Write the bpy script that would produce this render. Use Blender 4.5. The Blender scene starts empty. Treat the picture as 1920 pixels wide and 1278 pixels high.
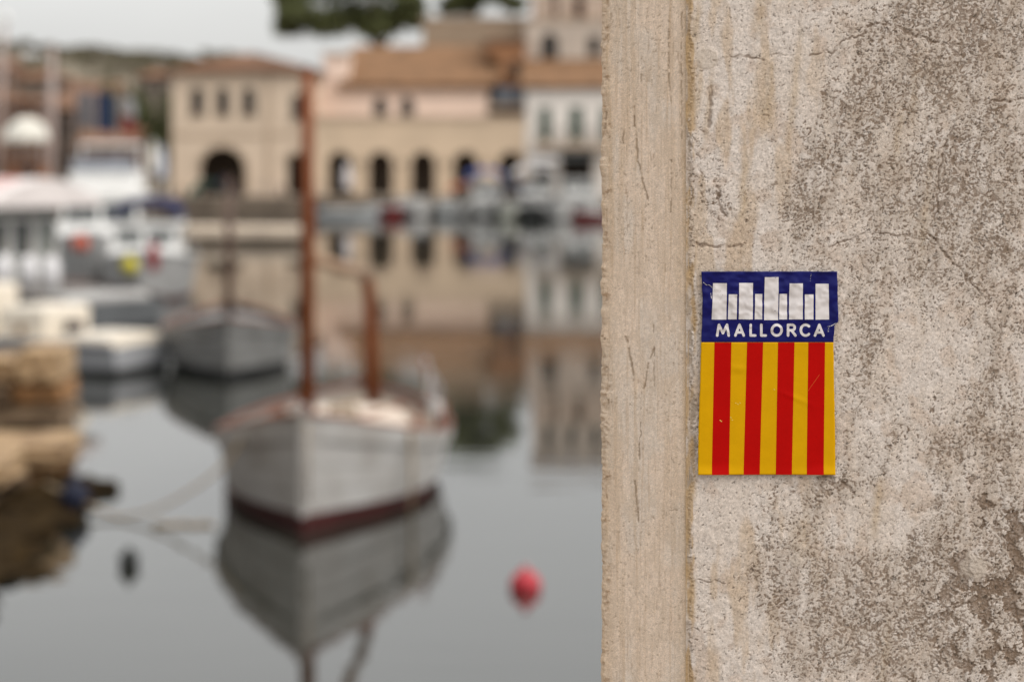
import bpy, math, random
import numpy as np
from mathutils import Vector, Matrix
from mathutils.geometry import tessellate_polygon

random.seed(7)
SC = bpy.context.scene
COL = SC.collection
R = math.radians
K = 3733.0      # focal length in pixels of the 1920 px wide photograph
EYE = 3.44      # eye height above the water
HOR = 295.0     # pixel row of the horizon

# ------------------------------------------------------------------ camera
cam_d = bpy.data.cameras.new('camera')
cam = bpy.data.objects.new('camera', cam_d)
COL.objects.link(cam)
cam.location = (0, 0, EYE)
cam.rotation_euler = (R(90), 0, 0)
cam_d.sensor_width = 36.0
cam_d.lens = 36.0 * K / 1920.0
cam_d.shift_y = -(639.0 - HOR) / 1920.0
cam_d.clip_start = 0.05
cam_d.clip_end = 3000
cam_d.dof.use_dof = True
cam_d.dof.focus_distance = 1.172
cam_d.dof.aperture_fstop = 5.9
cam_d.dof.aperture_blades = 9
SC.camera = cam

# ------------------------------------------------------------------ light
SUN_EL, SUN_AZ = R(46), R(116)          # overcast: a wide soft sun from behind the camera's right shoulder
world = bpy.data.worlds.new('World')
SC.world = world
world.use_nodes = True
nt = world.node_tree
nt.nodes.clear()
w_out = nt.nodes.new('ShaderNodeOutputWorld')
sky = nt.nodes.new('ShaderNodeTexSky')
sky.sky_type = 'NISHITA'
sky.sun_disc = False
sky.sun_elevation = SUN_EL
sky.sun_rotation = SUN_AZ
sky.dust_density = 4.0
hs = nt.nodes.new('ShaderNodeHueSaturation')
hs.inputs['Saturation'].default_value = 0.25
bg1 = nt.nodes.new('ShaderNodeBackground')
bg1.inputs['Strength'].default_value = 0.05
nt.links.new(sky.outputs[0], hs.inputs['Color'])
nt.links.new(hs.outputs[0], bg1.inputs['Color'])
# the cloud deck
tc = nt.nodes.new('ShaderNodeTexCoord')
mp = nt.nodes.new('ShaderNodeMapping')
mp.inputs['Scale'].default_value = (1.2, 1.2, 3.5)
nz = nt.nodes.new('ShaderNodeTexNoise')
nz.inputs['Scale'].default_value = 1.6
nz.inputs['Detail'].default_value = 4
cr = nt.nodes.new('ShaderNodeValToRGB')
cr.color_ramp.elements[0].position = 0.3
cr.color_ramp.elements[0].color = (0.70, 0.70, 0.685, 1)
cr.color_ramp.elements[1].position = 0.7
cr.color_ramp.elements[1].color = (0.84, 0.835, 0.815, 1)
bg2 = nt.nodes.new('ShaderNodeBackground')
# an overcast sky brightens towards the zenith
sx = nt.nodes.new('ShaderNodeSeparateXYZ')
el = nt.nodes.new('ShaderNodeMapRange')
el.inputs['From Min'].default_value = 0.0
el.inputs['From Max'].default_value = 1.0
el.inputs['To Min'].default_value = 0.70
el.inputs['To Max'].default_value = 1.68
nt.links.new(tc.outputs['Generated'], sx.inputs[0])
nt.links.new(sx.outputs['Z'], el.inputs['Value'])
nt.links.new(el.outputs[0], bg2.inputs['Strength'])
add = nt.nodes.new('ShaderNodeAddShader')
nt.links.new(tc.outputs['Generated'], mp.inputs['Vector'])
nt.links.new(mp.outputs[0], nz.inputs['Vector'])
nt.links.new(nz.outputs['Fac'], cr.inputs[0])
nt.links.new(cr.outputs[0], bg2.inputs['Color'])
nt.links.new(bg1.outputs[0], add.inputs[0])
nt.links.new(bg2.outputs[0], add.inputs[1])
nt.links.new(add.outputs[0], w_out.inputs['Surface'])

sun_d = bpy.data.lights.new('sun', 'SUN')
sun_d.energy = 1.5
sun_d.angle = R(35)
sun_d.color = (1.0, 0.95, 0.88)
sun = bpy.data.objects.new('sun', sun_d)
COL.objects.link(sun)
sv = Vector((math.sin(SUN_AZ) * math.cos(SUN_EL), math.cos(SUN_AZ) * math.cos(SUN_EL), math.sin(SUN_EL)))
sun.rotation_euler = sv.to_track_quat('Z', 'Y').to_euler()

vs = SC.view_settings
vs.view_transform = 'Standard'
vs.look = 'None'
vs.exposure = 0.10
vs.gamma = 1.0
vs.use_curve_mapping = False
SC.render.engine = 'CYCLES'
SC.cycles.use_denoising = True
SC.cycles.max_bounces = 6

# ------------------------------------------------------------------ helpers
def X(px, Y): return (px - 960.0) * Y / K
def Z(py, Y): return EYE - (py - HOR) * Y / K

def tag(o, label=None, cat=None, group=None, kind=None):
    if label: o['label'] = label
    if cat: o['category'] = cat
    if group: o['group'] = group
    if kind: o['kind'] = kind
    return o

def empty(name, loc=(0, 0, 0), rz=0.0, label=None, cat=None, group=None):
    o = bpy.data.objects.new(name, None)
    o.empty_display_size = 0.1
    COL.objects.link(o)
    o.location = loc
    o.rotation_euler = (0, 0, rz)
    return tag(o, label, cat, group)

def rect_loop(x0, x1, z0, z1): return [(x0, z0), (x1, z0), (x1, z1), (x0, z1)]

def copy_tree(o, parent=None):
    c = o.copy()
    COL.objects.link(c)
    if parent is not None:
        c.parent = parent
    for ch in list(o.children):
        copy_tree(ch, c)
    return c

_mats = {}
def mat(name, col, rough=0.8, var=0.12, scale=3.0, bump=0.0, bscale=40.0, spec=0.4, metal=0.0, col2=None, stretch=(1, 1, 1)):
    """A procedural material: two tones mixed by noise, with fine relief."""
    if name in _mats: return _mats[name]
    m = bpy.data.materials.new(name)
    m.use_nodes = True
    t = m.node_tree
    b = t.nodes['Principled BSDF']
    b.inputs['Roughness'].default_value = rough
    b.inputs['Specular IOR Level'].default_value = spec
    b.inputs['Metallic'].default_value = metal
    tcn = t.nodes.new('ShaderNodeTexCoord')
    mpn = t.nodes.new('ShaderNodeMapping')
    mpn.inputs['Scale'].default_value = stretch
    t.links.new(tcn.outputs['Object'], mpn.inputs['Vector'])
    n = t.nodes.new('ShaderNodeTexNoise')
    n.inputs['Scale'].default_value = scale
    n.inputs['Detail'].default_value = 6
    n.inputs['Roughness'].default_value = 0.65
    t.links.new(mpn.outputs[0], n.inputs['Vector'])
    r = t.nodes.new('ShaderNodeValToRGB')
    c2 = col2 or tuple(c * (1 - 2 * var) for c in col)
    r.color_ramp.elements[0].position = 0.32
    r.color_ramp.elements[0].color = (*c2, 1)
    r.color_ramp.elements[1].position = 0.66
    r.color_ramp.elements[1].color = (*[min(1, c * (1 + (0 if col2 else var))) for c in col], 1)
    t.links.new(n.outputs['Fac'], r.inputs[0])
    t.links.new(r.outputs[0], b.inputs['Base Color'])
    if bump:
        n2 = t.nodes.new('ShaderNodeTexNoise')
        n2.inputs['Scale'].default_value = bscale
        n2.inputs['Detail'].default_value = 5
        t.links.new(mpn.outputs[0], n2.inputs['Vector'])
        bp = t.nodes.new('ShaderNodeBump')
        bp.inputs['Strength'].default_value = bump
        bp.inputs['Distance'].default_value = 0.02
        t.links.new(n2.outputs['Fac'], bp.inputs['Height'])
        t.links.new(bp.outputs[0], b.inputs['Normal'])
    _mats[name] = m
    return m

class MB:
    """Collects shapes and links them as ONE mesh object."""
    def __init__(self):
        self.v, self.f, self.mi = [], [], []
        self.cur = 0
    def add(self, vs, fs):
        b = len(self.v)
        self.v += [tuple(p) for p in vs]
        self.f += [tuple(i + b for i in f) for f in fs]
        self.mi += [self.cur] * len(fs)
        return self
    def box(self, x0, x1, y0, y1, z0, z1, rz=0.0, piv=None):
        vs = [(x, y, z) for z in (z0, z1) for y in (y0, y1) for x in (x0, x1)]
        if rz:
            cx, cy = piv or ((x0 + x1) / 2, (y0 + y1) / 2)
            c, s = math.cos(rz), math.sin(rz)
            vs = [(cx + (x - cx) * c - (y - cy) * s, cy + (x - cx) * s + (y - cy) * c, z) for x, y, z in vs]
        return self.add(vs, [(0, 2, 3, 1), (4, 5, 7, 6), (0, 1, 5, 4), (2, 6, 7, 3), (0, 4, 6, 2), (1, 3, 7, 5)])
    def tube(self, pts, rad, n=8, cap=True):
        pts = [Vector(p) for p in pts]
        rr = rad if isinstance(rad, (list, tuple)) else [rad] * len(pts)
        vs, fs = [], []
        for i, p in enumerate(pts):
            d = (pts[min(i + 1, len(pts) - 1)] - pts[max(i - 1, 0)]).normalized()
            a = d.cross(Vector((0, 0, 1)))
            if a.length < 0.05: a = d.cross(Vector((1, 0, 0)))
            a.normalize()
            b = a.cross(d)
            for k in range(n):
                t = 2 * math.pi * k / n
                vs.append(p + (a * math.cos(t) + b * math.sin(t)) * rr[i])
        for i in range(len(pts) - 1):
            for k in range(n):
                k2 = (k + 1) % n
                fs.append((i * n + k, i * n + k2, (i + 1) * n + k2, (i + 1) * n + k))
        if cap:
            fs.append(tuple(range(n)))
            fs.append(tuple(reversed([(len(pts) - 1) * n + k for k in range(n)])))
        return self.add(vs, fs)
    def lathe(self, prof, n=16, c=(0, 0, 0)):
        vs, fs = [], []
        for r, z in prof:
            for k in range(n):
                t = 2 * math.pi * k / n
                vs.append((c[0] + r * math.cos(t), c[1] + r * math.sin(t), c[2] + z))
        for i in range(len(prof) - 1):
            for k in range(n):
                k2 = (k + 1) % n
                fs.append((i * n + k, i * n + k2, (i + 1) * n + k2, (i + 1) * n + k))
        return self.add(vs, fs)
    def grid(self, fn, nu, nv):
        vs = [fn(i / nu, j / nv) for j in range(nv + 1) for i in range(nu + 1)]
        w = nu + 1
        return self.add(vs, [(j * w + i, j * w + i + 1, (j + 1) * w + i + 1, (j + 1) * w + i) for j in range(nv) for i in range(nu)])
    def panel(self, outer, holes, y0, y1):
        """A wall panel in the XZ plane from y0 (front) to y1, with holes through it."""
        loops = [[Vector((x, z, 0)) for x, z in l] for l in [outer] + holes]
        flat = [p for l in loops for p in l]
        tris = tessellate_polygon(loops)
        n = len(flat)
        vs = [(p.x, y0, p.y) for p in flat] + [(p.x, y1, p.y) for p in flat]
        fs = [tuple(t) for t in tris] + [tuple(i + n for i in reversed(t)) for t in tris]
        k = 0
        for l in loops:
            m = len(l)
            for i in range(m):
                a, b = k + i, k + (i + 1) % m
                fs.append((a, b, b + n, a + n))
            k += m
        return self.add(vs, fs)
    def build(self, name, m, parent=None, smooth=False, loc=None, rz=0.0, bevel=0.0):
        me = bpy.data.meshes.new(name)
        me.from_pydata(self.v, [], self.f)
        for q in (m if isinstance(m, (list, tuple)) else [m]): me.materials.append(q)
        if any(self.mi): me.polygons.foreach_set('material_index', self.mi)
        if smooth: me.polygons.foreach_set('use_smooth', [True] * len(me.polygons))
        me.update()
        import bmesh
        bm = bmesh.new(); bm.from_mesh(me)
        bmesh.ops.recalc_face_normals(bm, faces=bm.faces)
        if bevel:
            bmesh.ops.bevel(bm, geom=bm.edges[:], offset=bevel, segments=2, affect='EDGES', profile=0.6)
        bm.to_mesh(me); bm.free()
        o = bpy.data.objects.new(name, me)
        COL.objects.link(o)
        if parent is not None: o.parent = parent
        if loc is not None: o.location = loc
        if rz: o.rotation_euler = (0, 0, rz)
        return o

def fast_mesh(name, V, F, m, parent=None, smooth=True, attrs=None):
    """V (n,3) float array, F (m,4) int array."""
    me = bpy.data.meshes.new(name)
    me.vertices.add(len(V)); me.vertices.foreach_set('co', V.astype(np.float32).ravel())
    me.loops.add(F.size); me.loops.foreach_set('vertex_index', F.astype(np.int32).ravel())
    me.polygons.add(len(F)); me.polygons.foreach_set('loop_start', np.arange(0, F.size, F.shape[1], dtype=np.int32))
    if smooth: me.polygons.foreach_set('use_smooth', np.ones(len(F), bool))
    for k, a in (attrs or {}).items():
        if a.ndim == 2:
            at = me.attributes.new(k, 'FLOAT_COLOR', 'POINT')
            at.data.foreach_set('color', np.hstack([a, np.ones((len(a), 1))]).astype(np.float32).ravel())
        else:
            at = me.attributes.new(k, 'FLOAT', 'POINT')
            at.data.foreach_set('value', a.astype(np.float32).ravel())
    me.materials.append(m)
    me.update(calc_edges=True)
    me.validate()
    o = bpy.data.objects.new(name, me)
    COL.objects.link(o)
    if parent is not None: o.parent = parent
    return o

# numpy noise
_rng = np.random.RandomState(11)
_tab = [_rng.rand(256, 256) for _ in range(24)]
def vnoise(x, y, seed=0):
    t = _tab[seed % 24]
    xi, yi = np.floor(x).astype(int), np.floor(y).astype(int)
    fx, fy = x - xi, y - yi
    fx = fx * fx * fx * (fx * (fx * 6 - 15) + 10); fy = fy * fy * fy * (fy * (fy * 6 - 15) + 10)
    a, b = t[yi % 256, xi % 256], t[yi % 256, (xi + 1) % 256]
    c, d = t[(yi + 1) % 256, xi % 256], t[(yi + 1) % 256, (xi + 1) % 256]
    return (a * (1 - fx) + b * fx) * (1 - fy) + (c * (1 - fx) + d * fx) * fy
def fbm(x, y, seed=0, o=4, g=0.55):
    s, a, n = 0, 1, 0
    for i in range(o):
        # each octave turned so that the lattice does not show
        c, q = math.cos(0.6 + 1.3 * i), math.sin(0.6 + 1.3 * i)
        s = s + a * vnoise((x * c - y * q) * 2 ** i + 17 * i, (x * q + y * c) * 2 ** i + 31 * i, seed + i); n += a; a *= g
    return s / n
def sstep(a, b, x):
    t = np.clip((x - a) / (b - a), 0, 1)
    return t * t * (3 - 2 * t)
def mixc(c, k, f):
    return c * (1 - f[:, None]) + np.array(k)[None, :] * f[:, None]
def poly_dist(px, py, pts):
    d = np.full(px.shape, 1e9)
    for (x0, y0), (x1, y1) in zip(pts[:-1], pts[1:]):
        dx, dy = x1 - x0, y1 - y0
        t = np.clip(((px - x0) * dx + (py - y0) * dy) / max(1e-9, dx * dx + dy * dy), 0, 1)
        d = np.minimum(d, np.hypot(px - x0 - t * dx, py - y0 - t * dy))
    return d

# ------------------------------------------------------------------ SETTING: water, quays, land
def water_material():
    m = bpy.data.materials.new('harbour_water')
    m.use_nodes = True
    t = m.node_tree
    b = t.nodes['Principled BSDF']
    b.inputs['Base Color'].default_value = (0.017, 0.018, 0.014, 1)
    b.inputs['Roughness'].default_value = 0.03
    b.inputs['IOR'].default_value = 1.68
    tcn = t.nodes.new('ShaderNodeTexCoord')
    mpn = t.nodes.new('ShaderNodeMapping')
    mpn.inputs['Scale'].default_value = (0.55, 1.5, 1)
    mpn.inputs['Rotation'].default_value = (0, 0, 0.1)
    t.links.new(tcn.outputs['Object'], mpn.inputs['Vector'])
    n = t.nodes.new('ShaderNodeTexNoise')
    n.inputs['Scale'].default_value = 1.3
    n.inputs['Detail'].default_value = 3
    n.inputs['Roughness'].default_value = 0.5
    t.links.new(mpn.outputs[0], n.inputs['Vector'])
    # calm and rippled patches
    mq = t.nodes.new('ShaderNodeMapping')
    mq.inputs['Scale'].default_value = (0.05, 0.22, 1)
    t.links.new(tcn.outputs['Object'], mq.inputs['Vector'])
    n2 = t.nodes.new('ShaderNodeTexNoise')
    n2.inputs['Scale'].default_value = 1.0
    n2.inputs['Detail'].default_value = 2
    t.links.new(mq.outputs[0], n2.inputs['Vector'])
    mr = t.nodes.new('ShaderNodeMapRange')
    mr.inputs['From Min'].default_value = 0.42
    mr.inputs['From Max'].default_value = 0.68
    mr.inputs['To Min'].default_value = 0.07
    mr.inputs['To Max'].default_value = 0.42
    t.links.new(n2.outputs['Fac'], mr.inputs['Value'])
    bp = t.nodes.new('ShaderNodeBump')
    bp.inputs['Distance'].default_value = 0.02
    t.links.new(mr.outputs[0], bp.inputs['Strength'])
    t.links.new(n.outputs['Fac'], bp.inputs['Height'])
    t.links.new(bp.outputs[0], b.inputs['Normal'])
    return m

tag(MB().grid(lambda u, v: (-400 + 800 * u, -60 + 190 * v, 0.0), 8, 4).build('water', water_material()), kind='structure')

QT = 1.0   # top of the far quay
M_quaystone = mat('weathered_quay_stone', (0.15, 0.115, 0.085), 0.9, 0.3, 0.6, 0.5, 6)
M_paving = mat('quay_paving', (0.30, 0.25, 0.20), 0.9, 0.12, 0.5, 0.3, 8)
M_hill = mat('dry_hillside', (0.24, 0.19, 0.145), .95, .2, 0.06, col2=(0.13, 0.115, 0.075))

def land_h(x, y):
    h = QT - 0.02
    left = sstep(172, 330, y) * (18.6 + 1.5 * math.sin(x * 0.045)) * sstep(15, -40, x * 0 + x + 0.12 * (y - 170))
    right = sstep(136, 150, y) * 9.0 * sstep(-9.5, 3, np.array(x))
    back = sstep(172, 330, y) * 9.0
    return float(h + max(left, back, right))
MB().grid(lambda u, v: (-260 + 520 * u, 119.0 + 480 * v ** 1.7, land_h(-260 + 520 * u, 119.0 + 480 * v ** 1.7)), 110, 60).build('hillside', M_hill, smooth=True)
tag(bpy.data.objects['hillside'], kind='structure')
q = MB().box(-90, 90, 118.0, 140, -2, QT).build('far_quay', [M_paving]); tag(q, kind='structure')
q = MB().box(-90, 90, 117.75, 118.0, -2, QT + 0.12).build('far_quay_edge', [M_quaystone]); tag(q, kind='structure')
# the near quay that the camera and the plastered pier stand on
q = MB().box(-30, 30, -30, 2.6, -2, 1.78).build('near_quay', [M_paving]); tag(q, kind='structure')

# pale stone jetty across the basin
jy = 80.0
je = empty('stone_pier', (0, 0, 0), 0, 'low pale stone pier reaching out across the water in front of the arched house', 'pier')
Mj = mat('pale_limestone', (0.56, 0.46, 0.36), 0.9, 0.12, 1.2, 0.3, 6)
x0 = -30.0
k = 0
while x0 < X(572, jy) - 0.2:
    w = random.uniform(1.0, 1.7)
    w = min(w, X(572, jy) - x0)
    MB().box(x0 + .015, x0 + w - .015, jy - 1.6, jy + 1.9, 0.28, 0.66 + random.uniform(-.02, .02)).build('paving_slab', Mj, je, bevel=0.03)
    x0 += w
MB().box(-30, X(572, jy) - .1, jy - 1.5, jy + 1.8, -2, 0.28).build('pier_base', M_quaystone, je)

# ------------------------------------------------------------------ THE PLASTERED PIER (in focus)
WY = 1.17
MMX = WY / K     # metres per photograph pixel on the wall's front plane

WEAR = [  # worn, mottled areas: centre, radii (photograph pixels on the wall), strength
    (1770, 40, 190, 130, .74), (1850, 200, 120, 200, .70), (1700, 120, 90, 90, .5), (1565, 235, 55, 85, .95), (1605, 300, 90, 60, .6), (1640, 175, 40, 60, .7),
    (1500, 395, 50, 35, .85), (1520, 350, 45, 80, .55), (1790, 380, 130, 80, .75), (1690, 350, 70, 60, .4), (1440, 250, 22, 60, .5),
    (1500, 470, 60, 30, .5), (1620, 640, 45, 130, .55), (1860, 600, 80, 170, .65), (1830, 460, 80, 60, .5), (1700, 520, 90, 60, .35),
    (1425, 945, 45, 60, .55), (1555, 915, 60, 55, .8), (1500, 1010, 60, 60, .7), (1430, 1090, 60, 60, .7), (1520, 1120, 110, 60, .8), (1660, 1105, 110, 70, .9),
    (1740, 1050, 50, 70, .7), (1600, 1190, 130, 90, .85), (1880, 930, 50, 190, .9), (1850, 1150, 110, 130, .95), (1740, 1190, 90, 110, .8), (1500, 1230, 80, 60, .6), (1770, 930, 40, 160, .5),
    (1345, 370, 16, 60, .5), (1318, 520, 12, 380, .35)]
CLEAN = [(1360, 1060, 60, 190, .8), (1345, 940, 40, 50, .6), (1440, 70, 130, 90, .5), (1380, 260, 70, 120, .5), (1690, 960, 70, 60, .6), (1820, 1060, 40, 40, .7), (1640, 970, 60, 40, .4), (1350, 480, 40, 60, .5), (1760, 720, 90, 70, .3)]
CRACKS = [
    ([(1340, 118), (1365, 110), (1385, 104), (1405, 106), (1432, 112)], 2.2), ([(1444, 106), (1462, 101), (1485, 106)], 1.6),
    ([(1518, 106), (1545, 97), (1560, 98), (1580, 80), (1612, 66), (1622, 60), (1632, 46), (1650, 42)], 2.6), ([(1650, 42), (1690, 55), (1715, 67), (1760, 80)], 2.6),
    ([(1810, 160), (1825, 192), (1870, 190), (1920, 188)], 2.4), ([(1790, 235), (1770, 275), (1762, 320), (1758, 380), (1752, 415)], 2.4),
    ([(1297, 456), (1312, 461), (1340, 462), (1388, 459)], 2.6), ([(1555, 463), (1590, 450), (1622, 436), (1665, 437)], 2.0), ([(1668, 440), (1705, 440), (1725, 452)], 2.0),
    ([(1738, 436), (1756, 452), (1775, 480), (1800, 502), (1818, 530), (1850, 560)], 2.3),
    ([(1310, 1087), (1335, 1089), (1358, 1092)], 1.3), ([(1750, 1160), (1780, 1140), (1830, 1120), (1870, 1125)], 3.0), ([(1712, 1190), (1740, 1160), (1760, 1150)], 2.4),
    ([(1545, 890), (1565, 895), (1590, 912), (1598, 922)], 3.2), ([(1330, 165), (1334, 200), (1330, 235)], 5.0), ([(1345, 350), (1350, 385), (1362, 405)], 3.0)]

def plaster_fields(px, py):
    """Albedo, relief (metres, outwards) of the rough plaster at photograph-pixel positions on the wall."""
    big = fbm(px / 150, py / 150, 0, 4)
    wear = np.zeros(px.shape)
    for cx, cy, rx, ry, s in WEAR:
        wear += s * np.exp(-(((px - cx) / rx) ** 2 + ((py - cy) / ry) ** 2) ** 1.0)
    for cx, cy, rx, ry, s in CLEAN:
        wear -= s * np.exp(-(((px - cx) / rx) ** 2 + ((py - cy) / ry) ** 2))
    far = sstep(1930, 2100, px) + sstep(1290, 1420, py) + sstep(-20, -160, py)
    wear += far * 0.5
    wear = np.clip(wear, -0.4, 1.05) + 0.75 * (big - 0.5) + 1.15 * (fbm((px + .25 * py) / 26, py / 60, 3, 4, .7) - 0.5) + 0.7 * (fbm((px + .12 * py) / 12, py / 80, 11, 3) - .5)
    wear += 0.16 * sstep(1540, 1640, px)
    wx, wy = px + 5 * (vnoise(px / 9, py / 9, 5) - .5), py + 5 * (vnoise(px / 9, py / 9, 6) - .5)
    g1 = fbm(wx / 4.2, wy / 3.7, 7, 3, .7)
    g1 = .5 + .17 * (g1 - .5) / .125                    # grains and pits
    g2 = fbm(wx / 26, wy / 30, 9, 3, .6)                       # flakes
    fine = fbm(px / 3.4, py / 3.4, 12, 2)
    wq = np.clip(wear, -.6, 1.2)
    pit = sstep(-.02, 0.06, g1 + .30 * (g2 - .5) - (0.5 + .17 * (2.0 - 1.62 * wq)))
    flake_zone = sstep(1690, 1850, px) * sstep(760, 960, py) + 0.75 * np.exp(-(((px - 1560) / 50) ** 2 + ((py - 918) / 40) ** 2))
    flake = sstep(0.0, 0.03, g2 * .85 + .15 * g1 - (0.62 - 0.07 * np.clip(flake_zone, 0, 1))) * np.clip(flake_zone, 0, 1)
    speck = sstep(0.0, 0.05, fbm(px / 3.6, py / 3.6, 15, 2) - (0.80 - 0.07 * np.clip(wear, 0, 1)))
    crack = np.zeros(px.shape)
    qx, qy = px + 9 * (fbm(px / 13, py / 13, 17, 2) - .5), py + 9 * (fbm(px / 13, py / 13, 18, 2) - .5)
    br = sstep(.25, .55, fbm(px / 11, py / 11, 19, 2))
    for pts, w in CRACKS:
        crack = np.maximum(crack, (1 - sstep(w * .5, w * 1.3, poly_dist(qx, qy, pts))) * (0.35 + .65 * br))
    # ragged left margin along the joint with the smooth corner band: broken off in places
    marg = 1295 + 13 * (fbm(py / 30 + 3, py * 0 + .5, 20, 4, .6) - .5) + 13 * sstep(480, 560, py) * sstep(930, 860, py) * (vnoise(py / 40, py * 0, 2)) + 10 * (g1 - .5)
    brk = 1 - sstep(-3, 3, px - marg)
    # colours (real albedo)
    c = np.tile(np.array([0.625, 0.54, 0.465]), (px.size, 1))
    c = mixc(c, (0.645, 0.57, 0.505), sstep(.40, .64, fbm(px / 42, py / 60, 4, 3)) * .8)
    c = mixc(c, (0.52, 0.41, 0.325), sstep(.52, .70, fbm(px / 30, py / 38, 16, 3)) * .6)
    warm = sstep(.50, .72, fbm(px / 26, py / 130, 6, 3)) * (0.65 * sstep(1620, 1420, px) + .25)
    c = mixc(c, (0.50, 0.375, 0.255), warm * .7)
    for sx, sy, ln, w in [(1329, 195, 70, 6), (1312, 150, 60, 6), (1440, 180, 80, 9), (1490, 160, 110, 8), (1425, 30, 40, 12), (1395, 350, 60, 8), (1305, 60, 60, 8), (1715, 160, 80, 8), (1685, 250, 60, 8), (1645, 950, 60, 9), (1500, 1010, 40, 20), (1660, 1230, 80, 8), (1735, 400, 120, 8)]:
        lean = (py - sy) * -0.10
        m_ = np.exp(-((px - sx - lean + 6 * (fbm(px / 20, py / 20, 21, 2) - .5)) / w) ** 2 - ((py - sy) / ln) ** 4)
        c = mixc(c, (0.42, 0.30, 0.17), m_ * .55 * (.5 + .8 * big))
    c *= (0.74 + 0.52 * fine)[:, None]
    c = mixc(c, (0.68, 0.61, 0.55), sstep(.50, .30, g1) * .30 * np.clip(wear + .15, 0, 1))
    dirt = np.clip(sstep(0.25, 1.0, wear), 0, 1)
    sn = sstep(.30, .95, wear) * sstep(.36, .60, fbm((px + .2 * py) / 9, py / 26, 20, 4, .7))
    c = mixc(c, (0.355, 0.272, 0.20), sn * .52)
    c = mixc(c, (0.44, 0.385, 0.33), dirt * .22)
    pc = mixc(np.tile(np.array([0.15, 0.097, 0.061]), (px.size, 1)), (0.225, 0.157, 0.107), vnoise(px / 14, py / 14, 22))
    f = np.clip(pit, 0, 1) * (0.47 + .5 * fbm(px / 12, py / 12, 23, 2))
    c = c * (1 - f[:, None]) + pc * f[:, None]
    f = flake * .72
    c = c * (1 - f[:, None]) + (pc * 1.1) * f[:, None]
    c = mixc(c, (0.10, 0.078, 0.06), speck * .75)
    c = mixc(c, (0.17, 0.112, 0.072), crack * .62)
    c = mixc(c, (0.36, 0.285, 0.215), brk * (.45 + .5 * sstep(.45, .6, fbm(px / 10, py / 26, 13, 2))))
    c = mixc(c, (0.44, 0.29, 0.14), np.clip(brk + np.exp(-((px - 1298) / 7) ** 2), 0, 1) * sstep(.42, .62, fbm(px / 12, py / 60, 14, 3)) * .8)
    h = 0.0010 * (fbm(px / 70, py / 70, 1, 3) - .5) + -0.00016 * (g1 - .5) + 0.00018 * (fine - .5)
    h += -0.00026 * pit - 0.00065 * flake - 0.00055 * crack - 0.0003 * speck - 0.0007 * brk
    h += 0.0006 * (fbm(px / 16, py / 16, 2, 3) - .5)
    # raised patches of old skim coat
    for cx, cy, r in [(1825, 1062, 26), (1325, 108, 22), (1492, 1050, 12)]:
        e = 1 - sstep(.8, 1.05, np.hypot(px - cx, py - cy) / r + .5 * (fbm(px / 12, py / 12, 8, 2) - .5))
        h += e * .0004
        c = mixc(c, (0.52, 0.44, 0.36), e * .7)
    c = c * np.array([0.925, 0.935, 0.965])[None, :]
    return np.clip(c, 0.02, .8), h

def attr_material(name, rough, nscale, bump, vary=0.18, spec=0.25):
    m = bpy.data.materials.new(name)
    m.use_nodes = True
    t = m.node_tree
    b = t.nodes['Principled BSDF']
    b.inputs['Roughness'].default_value = rough
    b.inputs['Specular IOR Level'].default_value = spec
    a = t.nodes.new('ShaderNodeAttribute'); a.attribute_name = 'albedo'
    tcn = t.nodes.new('ShaderNodeTexCoord')
    n = t.nodes.new('ShaderNodeTexNoise')
    n.inputs['Scale'].default_value = nscale
    n.inputs['Detail'].default_value = 4
    n.inputs['Roughness'].default_value = .7
    t.links.new(tcn.outputs['Object'], n.inputs['Vector'])
    mr = t.nodes.new('ShaderNodeMapRange')
    mr.inputs['From Min'].default_value = .3; mr.inputs['From Max'].default_value = .7
    mr.inputs['To Min'].default_value = 1 - vary; mr.inputs['To Max'].default_value = 1 + vary
    t.links.new(n.outputs['Fac'], mr.inputs['Value'])
    mu = t.nodes.new('ShaderNodeVectorMath'); mu.operation = 'SCALE'
    t.links.new(a.outputs['Color'], mu.inputs[0]); t.links.new(mr.outputs[0], mu.inputs['Scale'])
    t.links.new(mu.outputs[0], b.inputs['Base Color'])
    bp = t.nodes.new('ShaderNodeBump'); bp.inputs['Strength'].default_value = bump; bp.inputs['Distance'].default_value = .0006
    t.links.new(n.outputs['Fac'], bp.inputs['Height']); t.links.new(bp.outputs[0], b.inputs['Normal'])
    return m

def axis(lo, hi, step, far_lo, far_hi):
    """Dense between lo and hi, growing cells out to far_lo / far_hi."""
    a = list(np.arange(lo, hi, step)); s = step
    l = [lo]
    while l[-1] > far_lo:
        s *= 1.25; l.append(max(far_lo, l[-1] - s))
    s = step; r = [a[-1]]
    while r[-1] < far_hi:
        s *= 1.25; r.append(min(far_hi, r[-1] + s))
    return np.array(list(reversed(l[1:])) + a + r[1:])

def quads(nx, ny):
    i = np.arange(nx * ny).reshape(ny, nx)
    return np.stack([i[:-1, :-1], i[:-1, 1:], i[1:, 1:], i[1:, :-1]], -1).reshape(-1, 4)

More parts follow.
